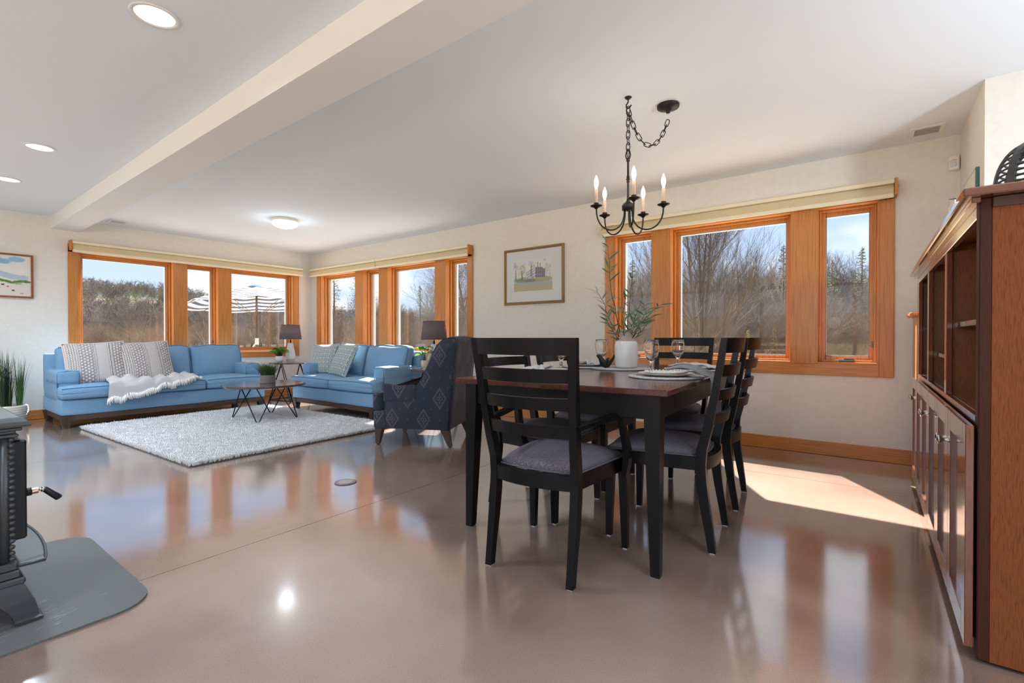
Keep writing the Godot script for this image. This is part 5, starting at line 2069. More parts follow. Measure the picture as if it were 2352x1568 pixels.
func build_branches(jp: Vector3):
	# olive branches; side = to the right in the picture, in metres from the jug axis
	var side := Vector3(0.80, 0, -0.60)
	var near := Vector3(0.60, 0, 0.80)
	var t := thing("olive_branches", "long green olive branches standing in the jug, one rising tall above it", "branches", jp + Vector3(0, 0.05, 0))
	var lm := [leaf_mesh(0.080, 0.014, 0.25, 0.1), leaf_mesh(0.066, 0.012, 0.25, 0.25), leaf_mesh(0.096, 0.015, 0.2, 0.18)]
	var stems := [
		[[0.0, 0.12, 0.0], [-0.05, 0.26, 0.01], [-0.085, 0.42, 0.02], [-0.115, 0.56, 0.02], [-0.115, 0.70, 0.01], [-0.125, 0.80, 0.0], [-0.135, 0.86, 0.0]],
		[[0.0, 0.12, 0.0], [-0.06, 0.24, -0.03], [-0.11, 0.34, -0.05], [-0.14, 0.44, -0.05], [-0.19, 0.52, -0.05]],
		[[0.0, 0.12, 0.01], [0.0, 0.28, 0.03], [0.01, 0.42, 0.05], [0.02, 0.53, 0.04], [0.035, 0.60, 0.03]],
		[[0.01, 0.12, 0.0], [0.06, 0.25, 0.04], [0.12, 0.34, 0.06], [0.18, 0.40, 0.06], [0.23, 0.425, 0.05]],
		[[0.01, 0.12, 0.0], [0.05, 0.26, -0.04], [0.10, 0.36, -0.07], [0.15, 0.43, -0.08]],
		[[0.0, 0.12, 0.0], [-0.03, 0.25, 0.05], [-0.045, 0.36, 0.09], [-0.03, 0.46, 0.11]],
		[[0.01, 0.12, 0.0], [0.04, 0.24, 0.07], [0.075, 0.33, 0.12], [0.10, 0.38, 0.14]],
		[[0.01, 0.12, 0.0], [0.07, 0.22, 0.02], [0.13, 0.28, 0.0], [0.18, 0.35, -0.03]],
		[[0.0, 0.12, 0.0], [0.03, 0.26, 0.0], [0.07, 0.38, 0.02], [0.10, 0.46, 0.03]],
		[[0.0, 0.12, 0.0], [-0.07, 0.21, 0.03], [-0.12, 0.27, 0.06], [-0.15, 0.33, 0.07]],
	]
	for k in stems.size():
		var cv := Curve3D.new()
		cv.bake_interval = 0.01
		for q in stems[k]:
			cv.add_point(side * q[0] + near * q[2] + Vector3(0, q[1] - 0.05, 0))
		var len := cv.get_baked_length()
		var path := []
		for i in 16:
			var p := cv.sample_baked(len * i / 15.0, true)
			path.append(p + Vector3(sin(i * 2.3 + k), 0, cos(i * 1.7 + k)) * 0.003)
		var b := B.new(true)
		var rad := []
		for i in 16:
			rad.append(lerpf(0.0034, 0.0012, i / 15.0))
		b.tube(path, rad, 6)
		var br := part("branch", b, M.twig, t)
		var n := int(len / 0.031)
		for i in range(3, n + 1):
			var at := len * (i - rng.randf() * 0.4) / n
			if at / len < 0.32:
				continue
			var p := cv.sample_baked(at, true)
			var e := cv.sample_baked(minf(len, at + 0.02), true)
			var d := (e - cv.sample_baked(maxf(0.0, at - 0.02), true)).normalized()
			for s in [-1, 1]:
				if rng.randf() < 0.18 and i < n:
					continue
				var out: Vector3 = (side * s * rng.randf_range(0.5, 1.0) + near * rng.randf_range(-0.7, 0.7)).normalized()
				var dir: Vector3 = (d * rng.randf_range(0.5, 1.1) + out * rng.randf_range(0.55, 1.0)).normalized()
				var lf := part("leaf", lm[rng.randi() % 3], M.leaf if rng.randf() < 0.62 else M.leaf_pale, br)
				lf.transform = Transform3D(along(dir, rng.randf_range(-1.4, 1.4)) * Basis().scaled(Vector3.ONE * rng.randf_range(0.75, 1.1)), p)


# ---------------------------------------------------------------- hutch on the right
func build_hutch():
	var o := Vector3(0.394, 0, -3.14)
	var t := thing("bookcase_hutch", "long low mahogany bookcase with open shelves above and panelled doors with chrome knobs", "bookcase", o)
	var X0 := 0.264
	var X1 := 0.524
	var ZN := -2.0
	var ZF := -4.28
	var mk := func() -> B:
		var q := B.new()
		q.xf = Transform3D(Basis(), -o)
		return q
	var b: B = mk.call()
	# near side: dark stile, paler veneered panel
	b.span(X0, 0.292, 0.012, 1.403, ZN - 0.05, ZN, 0.003)
	part("corner_stile", b, M.side_stile, t)
	b = mk.call()
	b.span(0.292, X1, 0.012, 1.403, ZN - 0.020, ZN - 0.0012, 0.001)
	part("side_panel", b, M.side_veneer, t)
	b = mk.call()
	b.span(0.292, X1, 1.372, 1.403, ZN - 0.02, ZN + 0.004, 0.002)
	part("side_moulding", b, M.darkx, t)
	b = mk.call()
	b.span(X0, X1, 0.012, 1.403, ZF, ZF + 0.02, 0.002)
	part("far_side_panel", b, M.mahy, t)
	b = mk.call()
	b.span(X1 - 0.008, X1, 0.03, 1.403, ZF + 0.02, ZN - 0.02, 0)
	part("back_panel", b, M.mahy, t)
	b = mk.call()
	b.span(X0 + 0.03, X1, 0.0, 0.03, ZF + 0.03, ZN - 0.03, 0)
	part("plinth", b, M.iron_black, t)
	# face frame
	for z in [[-2.823, -2.757], [-3.60, -3.53], [ZF, -4.20]]:
		b = mk.call()
		b.span(X0, X0 + 0.02, 0.742, 1.352, z[0], z[1], 0.002)
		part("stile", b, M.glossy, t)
	for z in [-2.79, -3.565]:
		b = mk.call()
		b.span(X0 + 0.02, X1 - 0.008, 0.03, 1.39, z - 0.01, z + 0.01, 0.001)
		part("divider", b, M.mahy, t)
	b = mk.call()
	b.span(X0, X0 + 0.02, 1.352, 1.403, ZF, ZN - 0.05, 0.002)
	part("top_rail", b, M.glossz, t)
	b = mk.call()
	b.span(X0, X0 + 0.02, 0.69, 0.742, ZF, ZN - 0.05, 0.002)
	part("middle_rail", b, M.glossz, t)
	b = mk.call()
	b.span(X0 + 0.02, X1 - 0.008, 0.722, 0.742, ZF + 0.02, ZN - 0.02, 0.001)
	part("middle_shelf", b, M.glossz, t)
	b = mk.call()
	b.span(X0 + 0.02, X1 - 0.008, 1.383, 1.403, ZF + 0.02, ZN - 0.02, 0.001)
	part("inner_top", b, M.mahz, t)
	b = mk.call()
	b.span(X0, X0 + 0.02, 0.012, 0.05, ZF, ZN - 0.05, 0.001)
	part("bottom_rail", b, M.glossz, t)
	# crown
	b = mk.call()
	b.span(0.222, 0.56, 1.404, 1.429, ZF - 0.04, ZN + 0.05, 0.004)
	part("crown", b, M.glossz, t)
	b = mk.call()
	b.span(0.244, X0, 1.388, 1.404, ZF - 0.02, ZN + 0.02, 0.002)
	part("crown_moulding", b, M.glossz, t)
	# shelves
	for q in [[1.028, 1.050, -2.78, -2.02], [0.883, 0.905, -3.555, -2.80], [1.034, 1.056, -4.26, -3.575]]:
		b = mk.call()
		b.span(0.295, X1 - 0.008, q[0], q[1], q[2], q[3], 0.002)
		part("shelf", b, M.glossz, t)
	for q in [[-2.7805, 0.965], [-2.7805, 1.10], [-3.5555, 0.965], [-3.5555, 1.03], [-3.5555, 1.10]]:
		b = mk.call()
		b.box(Vector3(0.385, q[1], q[0]), Vector3(0.008, 0.008, 0.002), 0.001)
		part("peg_hole", b, M.iron_black, t)
	# doors in three pairs
	var ed := [-2.002, -2.406, -2.790, -3.178, -3.562, -3.930, -4.29]
	for k in 6:
		var z1: float = ed[k] - 0.0015
		var z0: float = ed[k + 1] + 0.0015
		var y0 := 0.040
		var y1 := 0.718
		var d := Node3D.new()
		b = mk.call()
		var sw := 0.060
		b.span(0.2365, 0.2565, y0, y1, z0, z0 + sw, 0.002)
		b.span(0.2365, 0.2565, y0, y1, z1 - sw, z1, 0.002)
		b.span(0.2365, 0.2565, y0, y0 + sw + 0.02, z0 + sw, z1 - sw, 0.002)
		b.span(0.2365, 0.2565, y1 - sw - 0.01, y1, z0 + sw, z1 - sw, 0.002)
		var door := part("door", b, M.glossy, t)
		b = mk.call()
		b.span(0.2465, 0.2535, y0 + sw, y1 - sw, z0 + sw - 0.004, z1 - sw + 0.004, 0)
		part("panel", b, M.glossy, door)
		d.free()
		var kz := (z0 + 0.030) if k % 2 == 0 else (z1 - 0.030)
		var kb := B.new(true)
		kb.xf = Transform3D(Basis(Vector3(0, 0, 1), Vector3(-1, 0, 0), Vector3(0, -1, 0)), Vector3(0.2365, 0.608, kz) - o)
		kb.lathe([Vector2(0, 0), Vector2(0.0095, 0), Vector2(0.0085, 0.003), Vector2(0.0055, 0.009), Vector2(0.006, 0.016), Vector2(0.0125, 0.023), Vector2(0.0165, 0.027), Vector2(0.0165, 0.030), Vector2(0.010, 0.034), Vector2(0, 0.0355)], 20)
		part("knob", kb, M.chrome, door)
	# narrow cabinet beyond it
	var c := thing("narrow_end_cabinet", "narrow wooden cabinet with pale cap between the bookcase and the window wall", "cabinet", Vector3(0.39, 0, -4.53))
	b = B.new()
	b.span(-0.128, 0.128, 0.0, 1.135, -0.18, 0.19, 0.003)
	part("body", b, M.firy, c)
	b = B.new()
	b.span(-0.165, 0.135, 1.135, 1.162, -0.2, 0.2, 0.01)
	part("cap", b, M.firz, c)
	# basket, bottle
	var k := thing("wire_basket", "dark grey overturned wicker basket on top of the bookcase at the right edge", "basket", Vector3(0.470, 1.429, -2.31))
	var rx := 0.130
	var rz := 0.15
	var hy := 0.205
	for a in [0.0, 0.9, 1.75, 2.5]:
		b = B.new()
		var rings := []
		var dir := Vector3(cos(a) * rx, 0, sin(a) * rz)
		var wd := Vector3(-sin(a), 0, cos(a)) * 0.012
		for i in 25:
			var ph := PI * i / 24.0
			var p := dir * signf(cos(ph)) * pow(absf(cos(ph)), 0.667) + Vector3(0, hy * pow(sin(ph), 0.667), 0)
			var nrm := (dir.normalized() * cos(ph) + Vector3(0, sin(ph), 0)).normalized() * 0.004
			rings.append(PackedVector3Array([p - wd - nrm, p - wd + nrm, p + wd + nrm, p + wd - nrm]))
		b.loft(rings)
		part("hoop", b, M.iron, k)
	for i in 11:
		var f := 0.03 + i * 0.088
		var r := pow(maxf(0.0, 1.0 - pow(f, 3.0)), 0.333)
		var ring := []
		for s in 40:
			var a := TAU * s / 40
			ring.append(Vector3(cos(a) * rx * r * 0.97, hy * f, sin(a) * rz * r * 0.97))
		b = B.new(true)
		b.tube(ring, 0.0034, 6, false, true)
		part("rod", b, M.iron, k)
	var v := thing("glass_bottle", "slim clear glass bottle standing on the bookcase top", "bottle", Vector3(0.305, 1.429, -3.0))
	b = B.new(true)
	b.lathe([Vector2(0, 0), Vector2(0.016, 0), Vector2(0.0165, 0.01), Vector2(0.0155, 0.16), Vector2(0.0125, 0.178), Vector2(0.0135, 0.192), Vector2(0.0145, 0.196), Vector2(0.0125, 0.197), Vector2(0.0105, 0.19), Vector2(0.0105, 0.178), Vector2(0.0135, 0.158), Vector2(0.0145, 0.012), Vector2(0, 0.008)], 20)
	part("glass_body", b, M.crystal, v)


# ---------------------------------------------------------------- stove on the left
func build_stove():
	var m := thing("hearth_mat", "grey scratched hearth mat with rounded corners under the iron stove", "mat", Vector3(-2.645, 0, 0.02))
	var im := Image.create(512, 640, false, Image.FORMAT_RGB8)
	for y in 640:
		for x in 512:
			var v := 0.92 + 0.1 * rng.randf()
			im.set_pixel(x, y, Color(0.385 * v, 0.38 * v, 0.375 * v))
	for k in 46:
		var x0 := rng.randf_range(250, 500)
		var y0 := rng.randf_range(20, 330)
		if k < 26:
			x0 = rng.randf_range(390, 470)
			y0 = rng.randf_range(90, 250)
		var an := rng.randf_range(0.9, 2.0)
		var l := rng.randf_range(8, 60) if k % 5 == 0 else rng.randf_range(4, 22)
		for s in int(l * 2):
			var px := int(x0 + cos(an) * s * 0.5 + sin(s * 0.05) * 2)
			var py := int(y0 + sin(an) * s * 0.5)
			if px > 0 and py > 0 and px < 512 and py < 640:
				im.set_pixel(px, py, im.get_pixel(px, py).lerp(Color(0.66, 0.66, 0.66), 0.42))
	var b := B.new(false, true)
	var out := PackedVector2Array()
	var hx := 0.505
	var hz := 0.665
	for cn in [[1, 1, 0], [-1, 1, 1], [-1, -1, 2], [1, -1, 3]]:
		var r := 0.13
		for i in 9:
			var a: float = PI / 2 * (cn[2] + i / 8.0)
			out.append(Vector2(cn[0] * (hx - r) + cos(a) * r, cn[1] * (hz - r) + sin(a) * r))
	for i in out.size():
		var p := out[i]
		var q := out[(i + 1) % out.size()]
		var uv := func(w: Vector2) -> Vector2: return Vector2(w.x / hx / 2 + 0.5, w.y / hz / 2 + 0.5)
		b.triuv(Vector3(0, 0.008, 0), Vector3(q.x, 0.008, q.y), Vector3(p.x, 0.008, p.y), Vector2(0.5, 0.5), uv.call(q), uv.call(p))
		b.quaduv(Vector3(p.x, 0, p.y), Vector3(p.x, 0.008, p.y), Vector3(q.x, 0.008, q.y), Vector3(q.x, 0, q.y), uv.call(p), uv.call(p), uv.call(q), uv.call(q))
	part("mat_sheet", b, image_mat(im, 0.55), m)
	var o := Vector3(-2.645, 0.008, -0.045)
	var t := thing("cast_iron_stove", "dark cast iron wood stove with beaded corner columns, cut by the left edge", "stove", o)
	var HX := 0.315      # half width of the body
	var ZFR := -0.25     # front face
	var ZBK := 0.25
	b = B.new()
	b.span(-HX + 0.012, HX - 0.012, 0.215, 0.64, ZFR + 0.012, ZBK - 0.012, 0.006)
	part("firebox", b, M.iron, t)
	for s in [-1, 1]:
		b = B.new()
		b.span(s * (HX - 0.006) - 0.008, s * (HX - 0.006) + 0.008, 0.26, 0.60, ZFR + 0.12, ZBK - 0.12, 0.006)
		part("side_panel", b, M.iron, t)
		for z in [ZFR, ZBK]:
			var q := -1.0 if z < 0 else 1.0
			var cc := Vector3(s * (HX - 0.02), 0, z - q * 0.035)
			b = B.new(true)
			for e in [Vector3(0, 0, q * 0.014), Vector3(0, 0, -q * 0.016), Vector3(-s * 0.03, 0, q * 0.012)]:
				b.tube([cc + e + Vector3(0, 0.218, 0), cc + e + Vector3(0, 0.64, 0)], 0.0155, 14)
			var col := part("column", b, M.iron, t)
			b = B.new(true)
			b.ball(Vector3.ZERO, 0.0082, 8)
			var bm := b.mesh()
			for k in 21:
				var o2 := part("bead", bm, M.iron, col)
				o2.position = Vector3(s * (HX - 0.004), 0.226 + k * 0.0203, z - q * 0.006)
	# stepped base and crown mouldings
	b = B.new()
	b.span(-HX - 0.002, HX + 0.002, 0.186, 0.212, ZFR - 0.006, ZBK + 0.006, 0.004)
	b.span(-HX - 0.008, HX + 0.008, 0.160, 0.186, ZFR - 0.012, ZBK + 0.012, 0.004)
	b.span(-HX - 0.018, HX + 0.018, 0.138, 0.160, ZFR - 0.024, ZBK + 0.024, 0.010)
	part("base_moulding", b, M.iron, t)
	b = B.new()
	b.span(-HX - 0.010, HX + 0.010, 0.640, 0.652, ZFR - 0.010, ZBK + 0.010, 0.005)
	b.span(-HX - 0.002, HX + 0.002, 0.652, 0.662, ZFR - 0.004, ZBK + 0.004, 0.002)
	b.span(-HX - 0.016, HX + 0.016, 0.662, 0.674, ZFR - 0.018, ZBK + 0.018, 0.004)
	var rings := []
	for q in [[0.674, 0.018], [0.677, 0.036], [0.683, 0.038], [0.694, 0.030], [0.704, 0.020], [0.708, 0.012]]:
		var x: float = HX + q[1]
		var za: float = ZFR - q[1]
		var zb: float = ZBK + q[1]
		rings.append(PackedVector3Array([Vector3(-x, q[0], zb), Vector3(x, q[0], zb), Vector3(x, q[0], za), Vector3(-x, q[0], za)]))
	b.loft(rings)
	part("top_plate", b, M.iron, t)
	# feet and arched aprons
	for s in [-1, 1]:
		for q in [-1, 1]:
			b = B.new()
			rings = []
			for e in [[0.0, 0.034, 0.030, 0.070], [0.012, 0.036, 0.030, 0.070], [0.018, 0.030, 0.028, 0.066], [0.05, 0.034, 0.024, 0.057], [0.075, 0.040, 0.018, 0.045], [0.098, 0.049, 0.008, 0.026], [0.118, 0.058, -0.002, 0.006], [0.140, 0.066, -0.012, -0.014]]:
				var r: float = e[1]
				var c := Vector3(s * (HX - 0.04 + e[2]), e[0], q * (ZBK - 0.04 + e[3]))
				rings.append(PackedVector3Array([c + Vector3(-r, 0, r), c + Vector3(r, 0, r), c + Vector3(r, 0, -r), c + Vector3(-r, 0, -r)]))
			b.loft(rings)
			part("foot", b, M.iron, t)
	for s in [-1, 1]:
		b = B.new()
		var poly := PackedVector2Array()
		for k in 17:
			var u := k / 8.0 - 1.0
			poly.append(Vector2(u * 0.21, 0.04 + 0.085 * sqrt(maxf(0.0, 1.0 - u * u))))
		poly.append(Vector2(0.21, 0.142))
		poly.append(Vector2(-0.21, 0.142))
		b.xf = Transform3D(Basis(Vector3(0, 0, -1), Vector3.UP, Vector3(1, 0, 0)), Vector3(s * (HX - 0.01), 0, 0))
		b.prism(poly, -0.008, 0.008)
		part("arched_apron", b, M.iron, t)
	# door with its handle, ash lip
	b = B.new()
	b.span(-0.275, 0.275, 0.275, 0.622, ZFR - 0.036, ZFR + 0.014, 0.006)
	var door := part("door", b, M.iron_black, t)
	b = B.new()
	b.span(-0.20, 0.20, 0.325, 0.575, ZFR - 0.040, ZFR - 0.030, 0.002)
	part("door_glass", b, mat(C8(16, 16, 18), 0.08), door)
	b = B.new(true)
	var hp := Vector3(0.24, 0.428, ZFR - 0.034)
	b.tube([hp, hp + Vector3(0, 0, -0.018)], 0.014, 14)
	part("handle_boss", b, M.iron_black, door)
	b = B.new(true)
	b.flat().tube([hp + Vector3(0, 0, -0.016), hp + Vector3(0, 0, -0.035)], 0.0105, 16)
	b.tube([hp + Vector3(0, 0, -0.014), hp + Vector3(0, 0, -0.018)], 0.0135, 16)
	part("handle_collar", b, M.copper, door)
	b = B.new(true)
	b.tube([hp + Vector3(0, 0, -0.034), hp + Vector3(0, 0.001, -0.042), hp + Vector3(0, 0.0, -0.048)], 0.0045, 8)
	b.tube([hp + Vector3(0, 0.001, -0.043), hp + Vector3(0, 0, -0.052)], 0.009, 10)
	part("handle_rod", b, M.chrome, door)
	b = B.new(true)
	b.tube([hp + Vector3(0, 0.002, -0.048), hp + Vector3(0, 0.0, -0.052), hp + Vector3(0, -0.040, -0.089), hp + Vector3(0, -0.043, -0.091)], [0.008, 0.0095, 0.0115, 0.010], 12)
	part("handle_grip", b, M.iron_black, door)
	b = B.new()
	var lip := PackedVector2Array()
	for k in 21:
		var u := k / 10.0 - 1.0
		lip.append(Vector2(u * 0.315, ZFR - 0.075 - 0.03 * (1 - u * u)))
	lip.append(Vector2(0.305, ZFR + 0.005))
	lip.append(Vector2(-0.305, ZFR + 0.005))
	var flipd := PackedVector2Array()
	for p in lip:
		flipd.append(Vector2(p.x, -p.y))
	b.xf = Transform3D(Basis(Vector3(1, 0, 0), Vector3(0, 0, -1), Vector3.UP), Vector3.ZERO)
	flipd.reverse()
	b.prism(flipd, 0.188, 0.197)
	var ash := part("ash_lip", b, mat(C8(118, 118, 118), 0.55, 0.2), t)
	b = B.new(true)
	var edge := []
	for k in 21:
		edge.append(Vector3(lip[k].x, 0.197, lip[k].y))
	edge.append(Vector3(0.307, 0.197, ZFR + 0.004))
	b.tube(edge, 0.005, 8)
	part("lip_edge", b, M.iron, ash)


# ---------------------------------------------------------------- outdoors
func ground_y(x: float, z: float) -> float:
	var d := Vector2(x, z).length()
	var az := rad_to_deg(atan2(x, -z))        # 0 = straight out of the dining window, negative = left
	var y := -0.35 - 0.25 * smoothstep(15.0, 60.0, d)
	var hill := smoothstep(130.0, 330.0, d) * (22.0 - 12.0 * smoothstep(-74.0, -60.0, az)) * (1.0 - 0.45 * smoothstep(-60.0, -40.0, az))
	hill *= 1.0 - smoothstep(-52.0, -38.0, az)
	hill *= 1.0 - 0.3 * smoothstep(-84.0, -100.0, az)
	return y + hill + 0.6 * sin(x * 0.021 + 1.0) * smoothstep(60.0, 140.0, d)


func polar(az_deg: float, d: float) -> Vector3:
	var a := deg_to_rad(az_deg)
	var p := Vector3(sin(a) * d, 0, -cos(a) * d)
	p.y = ground_y(p.x, p.z)
	return p


func grow(b: B, r: RandomNumberGenerator, p: Vector3, d: Vector3, l: float, rad: float, level: int, spread: float, up: float):
	var path := [p]
	var rr := [rad]
	var q := p
	var dd := d
	var seg := 3 if level > 1 else 2
	for i in seg:
		dd = (dd + Vector3(r.randf_range(-1, 1), r.randf_range(-0.6, 1) * 0.7, r.randf_range(-1, 1)) * 0.16 + Vector3(0, up, 0) * 0.12).normalized()
		q += dd * l / seg
		path.append(q)
		rr.append(rad * (1.0 - 0.45 * (i + 1) / seg))
	b.tube(path, rr, 5 if level > 3 else 3, false)
	if level == 0:
		return
	var n := 3 if level > 1 else 3
	for k in n + 2:
		var f := 1.0 if k < 2 else r.randf_range(0.3, 0.95)
		var at: Vector3 = path[int(f * seg)] if f >= 1.0 else (path[int(f * seg)] as Vector3).lerp(path[int(f * seg) + 1], f * seg - int(f * seg))
		var ang := r.randf() * TAU
		var u := dd.cross(Vector3(0.3, 0.2, 0.9)).normalized()
		var w := dd.cross(u)
		var nd := (dd + (u * cos(ang) + w * sin(ang)) * spread * r.randf_range(0.55, 1.2) + Vector3(0, up * 0.25, 0)).normalized()
		grow(b, r, at, nd, l * r.randf_range(0.58, 0.82), rad * (0.62 if k < 2 else 0.42), level - 1, spread, up)


# bare tree of unit-free real size; returns [trunk mesh, branches mesh]
func bare_tree_meshes(sd: int, h: float, levels: int, spread: float, stems: int, trunk: float, thick := 1.0, splay := 0.22) -> Array:
	var r := RandomNumberGenerator.new()
	r.seed = sd
	var tb := B.new(true)
	var cb := B.new(true)
	for s in stems:
		var lean := Vector3(r.randf_range(-1, 1), 0, r.randf_range(-1, 1)) * (0.04 if stems == 1 else splay)
		var path := []
		var rr := []
		var steps := 7
		for i in steps + 1:
			var f := float(i) / steps
			path.append(Vector3(sin(f * 3 + s) * 0.03 * h * 0.3, f * h * 0.86, cos(f * 2 + s * 2) * 0.02 * h * 0.3) + lean * f * h)
			rr.append(trunk * (1.0 - 0.82 * f))
		tb.tube(path, rr, 7, false)
		var n := int(13 * (1.0 if stems == 1 else 0.7))
		for k in n:
			var f := lerpf(0.26 if stems == 1 else 0.12, 0.98, (k + r.randf() * 0.6) / n)
			var i0 := int(f * steps)
			var p: Vector3 = (path[i0] as Vector3).lerp(path[mini(i0 + 1, steps)], f * steps - i0)
			var a := k * 2.399 + r.randf()
			var d := Vector3(cos(a), lerpf(0.75, 1.5, f), sin(a)).normalized()
			grow(cb, r, p, d, h * lerpf(0.24, 0.12, f), trunk * lerpf(0.42, 0.2, f) * thick, levels, spread, 0.5)
	return [tb.mesh(), cb.mesh()]


func conifer_meshes(sd: int, h: float, w: float, layers: int, ragged: float, per: int) -> Array:
	var r := RandomNumberGenerator.new()
	r.seed = sd
	var tb := B.new(true)
	tb.tube([Vector3.ZERO, Vector3(0, h * 0.5, 0), Vector3(0, h, 0)], [h * 0.018, h * 0.011, h * 0.002], 6, false)
	var b := B.new()
	for k in layers:
		var f := (k + r.randf() * 0.5) / layers
		var y := h * lerpf(0.10, 0.985, f)
		var rad := w * pow(1.0 - f, 0.8) * r.randf_range(1.0 - ragged, 1.0) + 0.04
		for e in 5:
			var a := r.randf() * TAU
			var d := Vector3(cos(a), r.randf_range(-0.22, 0.22), sin(a)).normalized()
			var s := Vector3(-sin(a), 0, cos(a))
			b.quad(Vector3(0, y, 0) - s * 0.006, Vector3(0, y, 0) + s * 0.006, Vector3(0, y, 0) + d * rad + s * 0.002, Vector3(0, y, 0) + d * rad - s * 0.002)
			# sprays of needles along the bough
			for i in per:
				var g := r.randf_range(0.15, 1.0)
				var p := Vector3(0, y, 0) + d * rad * g + Vector3(r.randf_range(-1, 1), r.randf_range(-0.5, 0.5), r.randf_range(-1, 1)) * rad * 0.13
				var o := (d * 0.6 + s * r.randf_range(-1, 1) + Vector3(0, r.randf_range(-0.3, 0.6), 0)).normalized() * r.randf_range(0.06, 0.15) * (0.5 + w * 0.45)
				var q := o.cross(Vector3(r.randf_range(-1, 1), 1, r.randf_range(-1, 1))).normalized() * o.length() * 0.22
				b.quad(p - q, p + q * 0.2, p + o, p + o * 0.5 - q)
	return [tb.mesh(), b.mesh()]


func tree(called: String, label: String, group: String, meshes: Array, trunk_m: Material, crown_m: Material, crown: String, p: Vector3, s: float, turn: float):
	var t := thing(called, label, "tree", p - Vector3(0, 0.04, 0), turn, group)
	t.scale = Vector3.ONE * s
	part("trunk", meshes[0], trunk_m, t)
	part(crown, meshes[1], crown_m, t)


